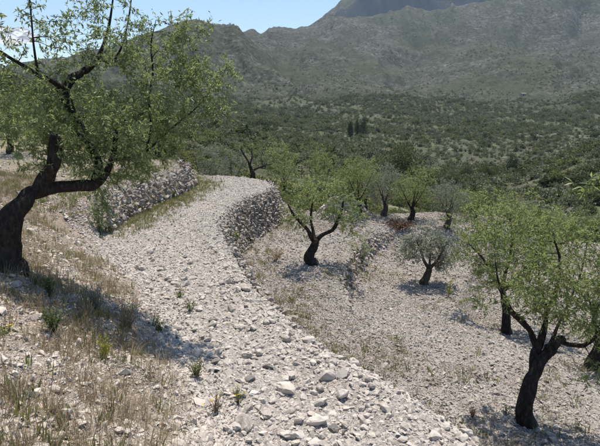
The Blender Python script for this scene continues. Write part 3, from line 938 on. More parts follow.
BL = [px_blob(40, 130, D1 + .5, 46, 38, .9, 44), px_blob(20, 105, D1 + .4, 40, 30, .9, 26), px_blob(85, 110, D1 + .9, 55, 42, 1.0, 70), px_blob(140, 130, D1 + 1.1, 44, 42, .9, 78),
      px_blob(118, 165, D1 + 1.2, 44, 24, .7, 40), px_blob(170, 95, D1 + 1.4, 40, 42, .8, 74), px_blob(205, 85, D1 + 1.5, 26, 28, .5, 26), px_blob(228, 71, D1 + 1.6, 9, 8, .2, 6),
      px_blob(150, 50, D1 + 1.4, 44, 38, .8, 60), px_blob(188, 28, D1 + 1.5, 24, 16, .4, 14), px_blob(105, 35, D1 + 1.3, 44, 42, .9, 50), px_blob(30, 35, D1 + .5, 34, 42, .6, 16),
      px_blob(8, 90, D1 + .3, 30, 26, .7, 12), px_blob(110, -20, D1 + 1.3, 60, 18, .8, 20), px_blob(20, -20, D1 + .5, 50, 20, .7, 6), px_blob(98, 205, D1 + 1.0, 9, 24, .25, 10),
      px_blob(-40, 70, D1 + .3, 45, 50, .9, 18), px_blob(70, 65, D1 + .9, 45, 20, .7, 18), px_blob(78, 150, D1 + .45, 34, 24, .45, 26), px_blob(215, 100, D1 + 1.5, 18, 20, .4, 12)]
make_tree('almond_tree', 'large dark-trunked almond tree leaning over the left bank', 'tree', b1, limbs, BL, .060, .019, 8, 7, .18)

# T2: almond at the lower right ------------------------------------------------------
b2 = hit(527, 424); D2 = b2[1]
A = lambda px, py, dd=0.0: at(px, py, D2 + dd)
limbs = [([b2, A(524, 405), A(529, 380, .05), A(540, 362, .1), A(553, 347, .15)], [.108, .096, .09, .088, .08]),
         ([A(533, 372, .1), A(536, 352, .2), A(542, 332, .3), A(546, 312, .4), A(540, 285, .5), A(538, 255, .6)], [.066, .060, .048, .028, .016, .009]),
         ([A(538, 350, .2), A(531, 332, .3), A(522, 322, .3), A(512, 312, .3), A(508, 304, .3), A(498, 280, .4), A(494, 250, .5)], [.046, .044, .04, .036, .022, .012, .006]),
         ([A(548, 350, .1), A(560, 340, .2), A(566, 343, .2), A(580, 345, .1), A(592, 342, 0), A(598, 332, -.1), A(594, 318, -.1), A(606, 290, -.2), A(618, 255, -.3)], [.08, .062, .036, .032, .03, .028, .024, .018, .01]),
         ([A(552, 346, .1), A(556, 330, .3), A(568, 305, .5), A(580, 275, .7), A(588, 240, .8)], [.045, .026, .018, .012, .006]),
         ([A(545, 316, .4), A(556, 290, .3), A(560, 262, .2), A(553, 235, .1)], [.03, .024, .018, .01])]
BL = [px_blob(500, 255, D2 + .5, 36, 36, .7, 44), px_blob(545, 250, D2 + .5, 42, 42, .9, 62), px_blob(585, 265, D2 + .2, 34, 44, .9, 46), px_blob(560, 302, D2 + .2, 48, 26, .8, 50), px_blob(548, 282, D2 - .5, 46, 34, .4, 34), px_blob(580, 310, D2 - .4, 26, 20, .4, 14), px_blob(525, 290, D2 + .3, 30, 26, .7, 26), px_blob(500, 205, D2 + 1.0, 40, 16, .7, 16),
      px_blob(600, 240, D2 + .1, 30, 30, .7, 26), px_blob(595, 375, D2 - .2, 16, 24, .3, 8), px_blob(478, 300, D2 + .4, 20, 14, .4, 7), px_blob(530, 225, D2 + .7, 44, 18, .8, 24), px_blob(640, 290, D2, 40, 60, .9, 26),
      px_blob(596, 330, D2, 18, 20, .4, 12)]
make_tree('almond_tree', 'gnarled almond tree with forked black trunk in the lower right', 'tree', b2, limbs, BL, .062, .019, 7, 6, .19, M_almond_y)

# T3: middle almond -------------------------------------------------------------------
b3 = hit(312, 264); D3 = b3[1]
A = lambda px, py, dd=0.0: at(px, py, D3 + dd)
limbs = [([b3, A(309, 256), A(314, 246, .05), A(316, 240, .1)], [.14, .12, .11, .10]),
         ([A(315, 242, .1), A(309, 232, 0), A(302, 224, -.2), A(293, 214, -.4), A(288, 204, -.5)], [.07, .055, .045, .035, .02]),
         ([A(316, 241, .1), A(324, 234, .1), A(333, 229, .2), A(340, 216, .3), A(343, 202, .4)], [.075, .06, .05, .05, .03]),
         ([A(315, 241, .1), A(312, 228, .3), A(311, 214, .5), A(314, 196, .6)], [.06, .04, .03, .02])]
BL = [px_blob(298, 212, D3 - .3, 22, 14, .7, 26), px_blob(318, 206, D3 + .3, 26, 18, .9, 30), px_blob(345, 208, D3 + .3, 24, 18, .8, 28), px_blob(352, 226, D3 + .2, 14, 13, .5, 10),
      px_blob(320, 185, D3 + .4, 30, 14, .8, 20), px_blob(300, 188, D3, 18, 12, .6, 10)]
make_tree('almond_tree', 'small almond with split black trunk standing alone mid-terrace', 'tree', b3, limbs, BL, .08, .025, 7, 7, .22, M_almond_y)

# T4: small olive -----------------------------------------------------------------------
b4 = hit(424, 284); D4 = b4[1]
A = lambda px, py, dd=0.0: at(px, py, D4 + dd)
limbs = [([b4, A(427, 275), A(429, 268)], [.10, .085, .075]),
         ([A(429, 269), A(424, 260, .1), A(420, 250, .2), A(416, 240, .2)], [.05, .04, .03, .015]),
         ([A(429, 269), A(436, 262, -.1), A(442, 252, -.2), A(446, 244, -.2)], [.05, .04, .028, .015]),
         ([A(429, 269), A(430, 255, .2), A(431, 240, .3)], [.045, .03, .015])]
BL = [px_blob(415, 247, D4 + .1, 19, 16, .6, 40), px_blob(440, 250, D4, 19, 18, .6, 44), px_blob(428, 240, D4 + .2, 22, 14, .6, 36), px_blob(446, 265, D4 - .1, 12, 12, .4, 14), px_blob(403, 254, D4, 10, 10, .3, 10)]
make_tree('olive_tree', 'small grey-green olive tree casting a round shadow on gravel', 'tree', b4, limbs, BL, .075, .021, 9, 8, .2, M_olive, M_bark2)

# T5: almond behind the lower right tree ---------------------------------------------
b5 = hit(507, 333); D5 = b5[1]
A = lambda px, py, dd=0.0: at(px, py, D5 + dd)
limbs = [([b5, A(506, 318), A(504, 302, .05), A(501, 288, .1)], [.098, .088, .08, .07]),
         ([A(502, 292, .1), A(492, 275, 0), A(482, 258, -.2), A(470, 245, -.3)], [.045, .033, .024, .014]),
         ([A(501, 290, .1), A(508, 265, .3), A(512, 240, .4), A(510, 215, .5)], [.05, .036, .026, .014]),
         ([A(502, 292, .1), A(520, 275, .2), A(536, 255, .3), A(545, 232, .4)], [.055, .04, .03, .016])]
BL = [px_blob(480, 250, D5, 28, 24, .9, 44), px_blob(510, 228, D5 + .4, 36, 24, 1.1, 54), px_blob(545, 226, D5 + .5, 34, 26, 1.0, 54), px_blob(470, 225, D5 + .4, 26, 18, .9, 26), px_blob(492, 275, D5 - .2, 24, 18, .8, 26), px_blob(520, 258, D5 + .2, 30, 20, .9, 30)]
make_tree('almond_tree', 'bushy almond just behind the forked lower right almond', 'tree', b5, limbs, BL, .08, .025, 7, 7, .24, M_almond_y)

# generic trees -------------------------------------------------------------------------
def simple_tree(px, depth, ytop, wpx, label, kind='almond', group=None, ybot=None, pybase=None, n=90, lean=0.0, bare=False, name=None, seedtrunk=.09, b=None):
    if b is None: b = at_depth(px, depth)
    D = b[1]; s = D / 500.0
    top = at(px, ytop, D)[2]; h = max(top - b[2], 1.2); w = wpx * s / 2
    fork = b + np.array([lean * .3, 0, h * .24])
    leafmat, barkm = {'almond': (M_almond, M_bark), 'young': (M_almond_y, M_bark), 'olive': (M_olive, M_bark2), 'dark': (M_scrub, M_bark), 'pine': (M_pine, M_bark)}[kind]
    tr = min(.14, .04 * h + .02)
    limbs = [([b, b + np.array([lean * .1 + .05, 0, h * .16]), fork], [tr, tr * .8, tr * .7])]
    k = 4
    a0 = rng.uniform(0, 6.28)
    for i in range(k):
        a = a0 + i * 6.28 / k + rng.normal(0, .25)
        rr = w * rng.uniform(.35, .55)
        p2 = fork + np.array([math.cos(a) * rr * .45, math.sin(a) * rr * .45, h * .2]); p3 = fork + np.array([math.cos(a) * rr, math.sin(a) * rr, h * rng.uniform(.4, .55)])
        limbs.append(([fork - np.array([0, 0, .02]), p2, p3], [tr * .40, tr * .18, tr * .05]))
    blobs = []
    nb = 6
    for i in range(nb):
        a = rng.uniform(0, 6.28); q = rng.uniform(.15, .6)
        zc = (.34 + .5 * (i + rng.uniform(0, 1)) / nb) * h
        blobs.append((b + np.array([math.cos(a) * w * q + lean, math.sin(a) * w * q * .9, zc]), (w * rng.uniform(.40, .6), w * .55, h * rng.uniform(.15, .22)), int(n * 1.7) // nb))
    Lf = max(.06, .0028 * D); 
    if kind == 'olive': Lf *= .8
    nm = name or ('olive_tree' if kind == 'olive' else 'almond_tree' if kind in ('almond', 'young') else 'tree')
    return make_tree(nm, label, 'tree', b, limbs, blobs, Lf, Lf * (.3 if kind != 'olive' else .26), 6, 6, max(.2, .009 * D), leafmat, barkm, group, sides=7, twig_r=max(.004, .00035 * D))

simple_tree(622, D2 + 3.2, 235, 110, 'bright green almond at the right edge behind the forked tree', 'young', n=120)
simple_tree(418, 0, 168, 66, 'bright green almond beyond the small olive, trunk in shade', 'young', n=150, b=hit(411, 221))
simple_tree(386, 0, 163, 56, 'silvery olive tree left of the bright green almond at centre', 'olive', n=190, b=hit(384, 216))
simple_tree(446, 0, 176, 52, 'pale olive tree right of the bright green almond at centre', 'olive', n=150, b=hit(447, 228))
simple_tree(352, 0, 156, 66, 'wide almond behind the small middle almond', 'young', n=170, b=hit(358, 217))
simple_tree(300, 24.5, 158, 62, 'spreading almond right of the curved wall end', 'young', n=120)
simple_tree(322, 36, 140, 60, 'light green almond on the terrace above centre', 'young', n=100)
simple_tree(284, 40, 138, 52, 'light green almond behind the bare forked trunk', 'young', n=90)
simple_tree(366, 38, 150, 46, 'light green almond left of the round dark tree', 'young', n=80)
simple_tree(478, 20, 192, 60, 'green almond between the olives and the right edge trees', 'young', n=90)
simple_tree(512, 22, 192, 64, 'tall green almond on the lowest terrace at right', 'young', n=100)
simple_tree(558, 20, 206, 62, 'green almond below the dark scrub slope at right', 'almond', n=100)
simple_tree(452, 20, 205, 54, 'low pale almond on the lower terrace right of the small olive', 'young', n=90)
simple_tree(536, 19, 204, 66, 'broad green almond above the forked lower right tree', 'young', n=110)
simple_tree(592, 27, 205, 50, 'green almond farthest right below the dark scrub slope', 'almond', n=80)
simple_tree(232, 33, 140, 54, 'grey-green olive bush beyond the path end', 'olive', n=120)
simple_tree(203, 29, 138, 56, 'greyish olive behind the green verge at the path end', 'olive', n=130)
simple_tree(160, 24, 110, 70, 'almond on the upper terrace behind the rounded wall end', 'almond', n=130)
simple_tree(120, 27, 108, 70, 'almond on the upper terrace seen through the big tree', 'almond', n=120)
simple_tree(60, 21, 96, 96, 'leafy almond on the slope behind the big trunk', 'almond', n=150)
simple_tree(14, 19, 88, 90, 'leafy almond at the left edge behind the big tree', 'almond', n=150)
simple_tree(-40, 22, 80, 100, 'almond past the left edge of the upper slope', 'almond', n=80)

# bare forked trunk with thin crown beyond the path end
b6 = at_depth(254, 27.5); D6 = b6[1]
A = lambda px, py, dd=0.0: at(px, py, D6 + dd)
limbs = [([b6, A(253, 180), A(252, 170)], [.15, .12, .11]), ([A(252, 171), A(249, 163), A(244, 155, .2), A(240, 147, .3)], [.08, .06, .045, .02]),
         ([A(252, 171), A(258, 168), A(264, 166, -.1), A(272, 164, -.2)], [.07, .055, .04, .02]), ([A(250, 165), A(252, 156), A(251, 147, .2)], [.05, .035, .018])]
make_tree('almond_tree', 'thin almond with dark forked trunk rising beyond the path end', 'tree', b6, limbs,
          [px_blob(240, 150, D6 + .2, 16, 11, .8, 20), px_blob(262, 152, D6, 20, 11, .8, 24), px_blob(275, 162, D6, 12, 9, .6, 10)], .085, .026, 5, 5, .26, M_almond, twig_r=.008)

# near tree beyond the right edge, one leafy twig of it reaches into the frame
b7 = ground(4.6, 4.9); D7 = 4.9
A = lambda px, py, dd=0.0: at(px, py, D7 + dd)
limbs = [([b7, b7 + np.array([-.05, 0, .8]), b7 + np.array([.1, 0, 1.5])], [.14, .12, .10]),
         ([b7 + np.array([.1, 0, 1.45]), b7 + np.array([.05, .1, 2.4]), A(700, 205), A(650, 192), A(612, 187), A(578, 184)], [.07, .05, .035, .018, .009, .003]),
         ([b7 + np.array([.1, 0, 1.45]), b7 + np.array([.6, -.2, 2.5]), b7 + np.array([1.2, -.3, 3.4])], [.07, .05, .02])]
make_tree('almond_tree', 'almond beyond the right edge whose single leafy twig enters the frame', 'tree', b7, limbs,
          [px_blob(592, 186, D7, 22, 5, .12, 7), px_blob(640, 185, D7, 22, 14, .2, 10), (b7 + np.array([1.3, -.2, 3.3]), (.8, .8, .7), 40)], .085, .023, 4, 6, .12, M_almond_y)

# ------------------------------------------------------------------ scrub, valley trees
def clump_mesh(name, seed, mat, nl=70, per=5, flat=.75, L=.22, sharp=False):
    r = np.random.default_rng(seed)
    P, D = [], []
    lobes = [(r.normal(0, .28, 3) * np.array([1, 1, .4]) + np.array([0, 0, .42]), r.uniform(.24, .42)) for _ in range(7)]
    for i in range(nl):
        c, rad = lobes[i % 7]
        v = r.normal(size=3); v /= np.linalg.norm(v)
        p = c + v * rad * r.uniform(.5, 1.0) * np.array([1, 1, flat])
        if sharp: p[:2] *= np.clip(1.25 - p[2] * .9, .15, 1)
        p[2] = max(p[2], .04)
        for j in range(per):
            P.append(p + r.normal(0, .06, 3)); D.append(v + r.normal(0, .8, 3))
    P = np.array(P); D = np.array(D)
    V, F, T = leaves_at(P, D, L, L * .5, np.clip(np.repeat(r.normal(.45, .2, nl), per) + r.normal(0, .1, nl * per), 0, 1))
    # short woody stem
    sv, sf, cap = tube(np.array([[0, 0, -.12], [0.02, 0, .18], [0, .02, .4]]), [.045, .035, .01], 4)
    st = np.concatenate([sf[:, [0, 1, 2]], sf[:, [0, 2, 3]]])
    F = np.concatenate([F, st + len(V)]); V = np.concatenate([V, sv]); T = np.concatenate([T, np.zeros(len(sv))])
    return mesh_np(name, V, F, (mat,), False, {'tint': T})
SCR = [clump_mesh('shrub', 800 + i, M_scrub if i < 3 else M_scrub_l, 190, 6, .75, .11) for i in range(6)] + [clump_mesh('shrub', 820 + i, M_scrub_g, 190, 6, .75, .11) for i in range(2)] + [clump_mesh('shrub', 830 + i, M_pine, 190, 6, .9, .11) for i in range(2)]
SCRF = [clump_mesh('far_shrub', 840 + i, m_, 45, 3, .8, .26) for i, m_ in enumerate((M_scrub, M_scrub, M_scrub, M_scrub_l, M_scrub_g, M_scrub_g, M_scrub_g, M_scrub_g, M_pine, M_scrub_g))]
SCRC = proto_collection('far_shrub_source', SCRF)

def polar_samples(n, r0, r1, p=0.0):
    az = np.arctan((rng.uniform(-60, 660, n) - 300) / 514.0)
    r = np.exp(rng.uniform(math.log(r0), math.log(r1), n)) if p == 0 else (rng.uniform(r0 ** p, r1 ** p, n)) ** (1 / p)
    d = r
    return d * np.tan(az), d
# scrub close enough to tell apart: the slopes below and right of the terraces
X, Y = polar_samples(5200, 30, 190, 1.1)
Z = H(X, Y); u_, v_, d_ = to_px(np.stack([X, Y, Z], -1))
right = smooth(380, 470, u_)
dens = np.clip(.45 + .9 * fbm(X / 18, Y / 18, 301, 3) + .35 * right, .05, 1)
k = rng.uniform(size=len(X)) < dens
X, Y, Z, u_, v_, d_, right = [a[k] for a in (X, Y, Z, u_, v_, d_, right)]
sz = np.clip(np.exp(rng.normal(.1, .42, len(X))), .5, 2.6) * np.where(d_ < 55, .8, 1.05)
vis = np.where((u_ > 0) & (u_ < 600) & (v_ < 446), sz / d_, 0)
order = np.argsort(-vis)
pick = lambda rt: rng.choice(10, p=[.22] * 3 + [.05] * 3 + [.035, .035, .06, .06] if rt > .5 else [.04] * 3 + [.19] * 3 + [.13, .13, .025, .025])
for n_, i in enumerate(order[:280]):
    j = pick(right[i])
    o = bpy.data.objects.new('shrub', SCR[j]); C.objects.link(o)
    o.location = (X[i], Y[i], Z[i]); o.rotation_euler = (0, 0, rng.uniform(0, 6.28)); o.scale = sz[i] * np.array([rng.uniform(1, 1.5), rng.uniform(1, 1.5), rng.uniform(.8, 1.1)])
    tone = 'dark green' if j < 3 else 'light green' if j < 6 else 'grey-green' if j < 8 else 'blackish green'
    if right[i] > .5: tag(o, tone + ' rounded shrub, one of many on the scrub slope at right', 'shrub', tone + ' shrubs on the right-hand slope')
    else: tag(o, tone + ' rounded shrub, one of many on the open slope beyond the terraces', 'shrub', tone + ' shrubs beyond the terraces')
rest = order[280:]
sets = [(np.stack([X[rest], Y[rest], Z[rest]], -1), sz[rest] * 1.1)]
X, Y = polar_samples(46000, 170, 1000, .6)
n = fbm(X / 70, Y / 70, 311, 4); k = rng.uniform(size=len(X)) < np.clip(.55 + 1.5 * n, .22, 1); X, Y = X[k], Y[k]
s = np.clip(np.exp(rng.normal(.6, .4, len(X))), .8, 5) * (1 + smooth(250, 800, Y) * .5)
sets.append((np.stack([X, Y, H(X, Y)], -1), s))
X, Y = polar_samples(26000, 950, 2400, .6)
n = fbm(X / 120, Y / 120, 321, 4); k = rng.uniform(size=len(X)) < np.clip(.4 + 1.4 * n, .05, .8); X, Y = X[k], Y[k]
s = np.clip(np.exp(rng.normal(.6, .4, len(X))), 1.0, 5)
sets.append((np.stack([X, Y, H(X, Y)], -1), s))
P = np.concatenate([a for a, b in sets]); s = np.concatenate([b for a, b in sets]); n = len(P)
o = scatter('distant_scrub', P, np.stack([np.zeros(n), np.zeros(n), rng.uniform(0, 6.28, n)], -1), s[:, None] * rng.uniform(.85, 1.25, (n, 3)), rng.integers(0, 10, n), SCRC)
tag(o, 'scattered dark bushes covering the valley floor and mountain slopes', 'scrub', kind='stuff')

# trees one can pick out in the valley
PINE = [clump_mesh('crown', 900 + i, M_pine, 420, 5, 1.5, .085, True) for i in range(3)]
ROUND = [clump_mesh('crown', 910 + i, M_scrub, 480, 5, .95, .075) for i in range(3)]
trunk_me = tube_mesh('trunk', [tube(np.array([[0, 0, -.1], [.01, 0, .2], [0, .01, .5]]), [.05, .04, .02], 6)], M_bark)
def valley_tree(px, py, hpx, wpx, label, kind, group=None, depth=None):
    b = hit(px, py) if depth is None else at_depth(px, depth)
    s = to_px(b)[2] / 500
    e = empty('pine_tree' if kind == 'pine' else 'tree', b, label, 'tree', group)
    cr = link('crown', (PINE if kind == 'pine' else ROUND)[rng.integers(0, 3)], e); tk = link('trunk', trunk_me, e)
    e.scale = (wpx * s * .85, wpx * s * .85, hpx * s * .95); e.rotation_euler = (0, 0, rng.uniform(0, 6.28))
valley_tree(405, 168, 42, 40, 'large round dark green tree at the valley edge, centre right', 'round', depth=135)
valley_tree(350, 137, 17, 9, 'dark pine, left one of the trio in mid-valley', 'pine')
valley_tree(357, 136, 16, 9, 'dark pine, middle one of the trio in mid-valley', 'pine')
valley_tree(363, 135, 14, 9, 'dark pine, right one of the trio in mid-valley', 'pine')
valley_tree(268, 130, 17, 22, 'dark round tree in mid-valley left of the pine trio', 'round')
valley_tree(253, 128, 12, 16, 'smaller dark tree at the left side of the dark round valley tree', 'round')
valley_tree(511, 172, 21, 14, 'dark cone-shaped pine where the valley meets the right slope', 'pine', depth=210)
for px, py, h, w, lb in ((478, 168, 22, 20, 'dark tree, leftmost of the thicket left of the cone pine'), (462, 172, 24, 22, 'broad dark tree at the near end of the valley thicket'),
                     (490, 167, 18, 16, 'dark tree in the thicket nearest the cone pine'), (447, 168, 20, 20, 'dark tree between the round valley tree and the thicket'), (430, 170, 18, 20, 'low dark tree right beside the round valley tree')):
    valley_tree(px, py, h, w, lb, 'round', depth=200 if px > 455 else 150)
valley_tree(424, 145, 8, 10, 'small round tree above the round valley tree', 'round')
valley_tree(388, 118, 6, 8, 'tiny dark tree standing in the pale fields at centre', 'round')
valley_tree(427, 112, 6, 8, 'tiny dark tree on the field edge right of centre', 'round')
valley_tree(555, 132, 7, 9, 'tiny dark tree on the terraces at right', 'round')
valley_tree(594, 137, 8, 14, 'tiny dark tree at the right border of the valley', 'round')
valley_tree(520, 126, 6, 8, 'tiny dark tree on pale terraces above the cone pine', 'round')

# ------------------------------------------------------------------ grass and weeds
def tuft_mesh(name, seed, mat, blades=16, h=.16, w=.005, spread=.05, lean=.5):
    r = np.random.default_rng(seed)
    V, F, T = [], [], []
    for i in range(blades):
        a = r.uniform(0, 6.28); d = np.array([math.cos(a), math.sin(a), 0]); s = np.array([-d[1], d[0], 0]) * w * r.uniform(.6, 1.3)
        b = d * spread * r.uniform(0, 1); hh = h * r.uniform(.45, 1.2); l = lean * hh * r.uniform(.2, 1.1)
        p0, p1, p2 = b - np.array([0, 0, .02]), b + d * l * .35 + np.array([0, 0, hh * .6]), b + d * l + np.array([0, 0, hh])
        k = len(V); V += [p0 - s, p0 + s, p1 - s * .7, p1 + s * .7, p2]
        F += [(k, k + 1, k + 3), (k, k + 3, k + 2), (k + 2, k + 3, k + 4)]; T += [r.uniform(0, 1)] * 5
    return mesh_np(name, np.array(V), np.array(F), (mat,), False, {'tint': T})
TUF = [tuft_mesh('tuft', 1000 + i, M_dry, 13, .085 + .012 * i, .0020, .08, 1.0) for i in range(5)] + [tuft_mesh('tuft', 1010 + i, M_green, 14, .09, .005, .07, .9) for i in range(3)]
TUFC = proto_collection('tuft_source', TUF)
def grass_pts(x0, x1, y0, y1, dens, fn, pmin=1.0):
    n = int((x1 - x0) * (y1 - y0) * dens)
    X, Y = rng.uniform(x0, x1, n), rng.uniform(y0, y1, n)
    k = rng.uniform(size=n) < np.clip(fn(X, Y), 0, 1) * np.clip(8 / np.maximum(np.hypot(X, Y), 2), .25, 1); X, Y = X[k], Y[k]
    Z = H(X, Y); k = in_view(X, Y, Z)
    return np.stack([X[k], Y[k], Z[k]], -1)
def f_bank(X, Y):
    e, t = edge_t(X, Y); return (1 - .6 * smooth(5.0, 7.0, Y) * smooth(3.2, 1.8, t)) * smooth(.25, 1.2, t) * np.clip(.42 + .8 * fbm(X / .9, Y / .9, 401, 3), .04, 1)
def f_verge(X, Y):
    e, t = edge_t(X, Y); a = (e < 0) * smooth(11.6, 14.0, Y) * smooth(-1.7, -.3, t + .5 * vnoise(X, Y, 9)) * (t < .1)
    return a * .8 + (t > .4) * (Y > 11) * .25
def f_low(X, Y):
    e, t = edge_t(X, Y); s3 = sdist(STEP3, X, Y); s2 = sdist(STEP2, X, Y)
    n = fbm(X / 1.2, Y / 1.2, 402, 3)
    return (e > .4) * (smooth(2.2, .4, e) * (.75 + n) + smooth(.05, .35, n) * .3 + np.exp(-((s3 - .2) / .35) ** 2) * .35 * smooth(-.1, .3, n) + np.exp(-((s2) / .4) ** 2) * .3 * smooth(-.2, .2, n))
g1 = grass_pts(-11, 3, 1.6, 15, 700, f_bank); g2 = grass_pts(-9, 0, 11.5, 24, 420, f_verge); g3 = grass_pts(-3, 14, 4, 23, 170, f_low)
P = np.concatenate([g1, g2, g3]); n = len(P)
idx = np.concatenate([np.where(rng.uniform(size=len(g1)) < .88, rng.integers(0, 5, len(g1)), rng.integers(5, 8, len(g1))), np.where(rng.uniform(size=len(g2)) < .2, rng.integers(0, 5, len(g2)), rng.integers(5, 8, len(g2))),
                      np.where(rng.uniform(size=len(g3)) < .72, rng.integers(0, 5, len(g3)), rng.integers(5, 8, len(g3)))])
s = rng.uniform(.6, 1.5, n)
o = scatter('dry_grass', P, np.stack([rng.normal(0, .15, n), rng.normal(0, .15, n), rng.uniform(0, 6.28, n)], -1), np.stack([s, s, s * rng.uniform(.7, 1.2, n)], -1), idx, TUFC)
tag(o, 'thin dry straw-coloured grass on the bank and terraces', 'grass', kind='stuff')

def weed(px, py, hpx, wpx, label, mat, cat='plant', name='weed', stems=16, leafy=9, L=.045, W=.012, flowers=0, up=.6, flower_mat=None):
    b = hit(px, py); d = to_px(b)[2]; h = hpx / 500 * d; w = wpx / 500 * d / 2
    e = empty(name, b, label, cat)
    tb, pos, dirs, tn, fl = [], [], [], [], []
    for i in range(stems):
        a = rng.uniform(0, 6.28); q = math.sqrt(rng.uniform(0, 1))
        tip = np.array([math.cos(a) * w * q, math.sin(a) * w * q, h * rng.uniform(.6, 1.05) * (1 - .35 * q)])
        mid = tip * np.array([.4, .4, .55]) + rng.normal(0, .012, 3)
        p, r = curve([np.array([math.cos(a), math.sin(a), 0]) * .01 - np.array([0, 0, .03]), mid, tip], [.0035, .0025, .0012], 4)
        tb.append(tube(p, r, 4))
        for j in range(leafy):
            f = rng.uniform(.2, 1) * (len(p) - 1.01); k = int(f)
            pos.append(p[k] + (p[k + 1] - p[k]) * (f - k)); dirs.append(np.array([*rng.normal(0, .8, 2), up + rng.normal(0, .3)])); tn.append(rng.uniform(.1, .9))
        if i < flowers: fl.append(tip)
    link('stems', tube_mesh('stems', tb, mat if mat is not M_flower else M_weed), e)
    V, F, T = leaves_at(np.array(pos), np.array(dirs), L, W, np.array(tn))
    link('foliage', mesh_np('foliage', V, F, (mat,), False, {'tint': T}), e)
    for tip in fl:
        n = 9; a = np.linspace(0, 6.28, n, endpoint=False)
        V, F, T = leaves_at(np.tile(tip, (n, 1)), np.stack([np.cos(a), np.sin(a), np.full(n, .25)], -1), .014, .008, np.full(n, .6))
        link('flower', mesh_np('flower', V, F, (M_flower,), False, {'tint': T}), e)
    return e
weed(55, 333, 34, 34, 'dark green leafy weed on the bank below the big almond', M_weed, stems=26, leafy=14)
weed(50, 297, 26, 20, 'upright green thistle-like weed near the big almond trunk', M_weed, stems=18, leafy=12)
weed(97, 312, 34, 28, 'tall grey-green tussock on the bank, centre left', M_olive, stems=40, leafy=7, L=.06, W=.008, up=1.2, name='tussock')
weed(105, 358, 30, 14, 'bright yellow-green spurge standing in the dry bank grass', M_spurge, stems=12, leafy=16, L=.03, W=.01, up=.9)
weed(196, 378, 24, 24, 'fresh green grass clump at the lower edge of the bank', M_green, stems=30, leafy=5, L=.06, W=.007, up=1.3, name='grass_clump')
weed(238, 404, 24, 18, 'yellow-flowered plant at the bank edge next to the rubble', M_green, stems=12, leafy=8, flowers=6, L=.035, W=.008, up=1.0)
weed(216, 414, 26, 26, 'straw-coloured plant with a few yellow flowers by the rubble', M_dry, stems=18, leafy=5, flowers=5, L=.03, W=.006, up=1.0)
weed(190, 312, 15, 18, 'low green weed at the path foot of the bank', M_weed, stems=16, leafy=8)
weed(180, 298, 14, 16, 'pale green weed just above the low path-foot weed', M_green, stems=14, leafy=8)
weed(160, 333, 14, 22, 'dull green weed with yellow blooms on the bank slope', M_weed, stems=16, leafy=8, flowers=3)
weed(68, 297, 9, 8, 'small yellow flower head on the bank below the tree', M_green, stems=5, leafy=5, flowers=5, L=.025)
weed(8, 333, 10, 12, 'yellow-flowered weed at the left frame edge', M_green, stems=7, leafy=6, flowers=5, L=.03)
weed(128, 328, 30, 30, 'brown dry bush on the bank right of the tussock', M_dry, stems=34, leafy=6, L=.035, W=.006, up=.9)
weed(232, 250, 26, 18, 'small grey-green bush at the foot of the curved wall', M_weed, stems=26, leafy=14, L=.12, W=.035, name='bush', cat='bush')
weed(362, 262, 34, 30, 'thin leafy sapling bush on the tumbled wall beside the middle almond', M_almond, stems=18, leafy=12, L=.09, W=.03, name='bush', cat='bush')
weed(275, 262, 20, 24, 'dry brown bush on the terrace left of the middle almond', M_dry, stems=26, leafy=6, L=.09, W=.02, name='bush', cat='bush')
weed(448, 296, 22, 14, 'yellow-green bush right beside the small olive tree', M_spurge, stems=12, leafy=8, L=.06, W=.015, name='bush', cat='bush')
weed(472, 418, 14, 10, 'dry weed on the terrace slope left of the forked almond', M_dry, stems=14, leafy=5)
weed(506, 414, 10, 10, 'tiny green weed just left of the forked almond base', M_weed, stems=9, leafy=6)
weed(100, 235, 60, 22, 'leafy green sucker bush at the corner of the low wall', M_almond, stems=22, leafy=22, L=.07, W=.024, name='bush', cat='bush')
weed(140, 190, 20, 30, 'green bush on top of the low stone wall', M_weed, stems=20, leafy=12, L=.11, W=.035, name='bush', cat='bush')
weed(400, 228, 9, 40, 'heap of cut reddish brown brushwood at the terrace far edge', M_deadleaf, stems=60, leafy=8, L=.16, W=.04, up=.1, name='brush_heap', cat='brushwood')

# dead branch leaning on the curved wall
p0 = hit(254, 243); p1 = at(241, 222, p0[1] - .1)
br = empty('dead_branch', p0, 'bare dead branch leaning against the curved stone wall', 'branch')
q, r = curve([p0 - np.array([0, 0, .05]), at(247, 235, p0[1] - .05), p1], [.05, .04, .02], 5)
link('stem', tube_mesh('stem', [tube(q - p0, r, 7, .3, 5)], M_dead), br)
q, r = curve([at(247, 235, p0[1] - .05), at(240, 234, p0[1] - .1), at(236, 230, p0[1] - .1)], [.022, .016, .008], 4)
link('twig', tube_mesh('twig', [tube(q - p0, r, 6, .3, 6)], M_dead), br)

# heap of field stones behind the middle almond
hp = hit(343, 216.5)
e = empty('stone_heap', hp, 'pale heap of field stones behind the middle almond', 'stone heap')
for i in range(240):
    a = rng.uniform(0, 6.28); q = math.sqrt(rng.uniform(0, 1)); R0 = 1.15
    zz = (1 - q ** 1.6) * 1.0 * (1 + .35 * float(vnoise(np.array([math.cos(a) * q * 2]), np.array([math.sin(a) * q * 2]), 6)[0]))
    o = bpy.data.objects.new('stone', PST[i % 12]); C.objects.link(o); o.parent = e
    x, y = math.cos(a) * q * R0, math.sin(a) * q * R0
    o.location = (x, y, hz((hp[0] + x, hp[1] + y)) - hp[2] + max(0, zz - .04) * rng.uniform(.86, 1) + .02); o.scale = .19 * rng.uniform(.6, 1.3) * rng.uniform(.7, 1.2, 3); o.rotation_euler = rng.uniform(0, 6.28, 3)

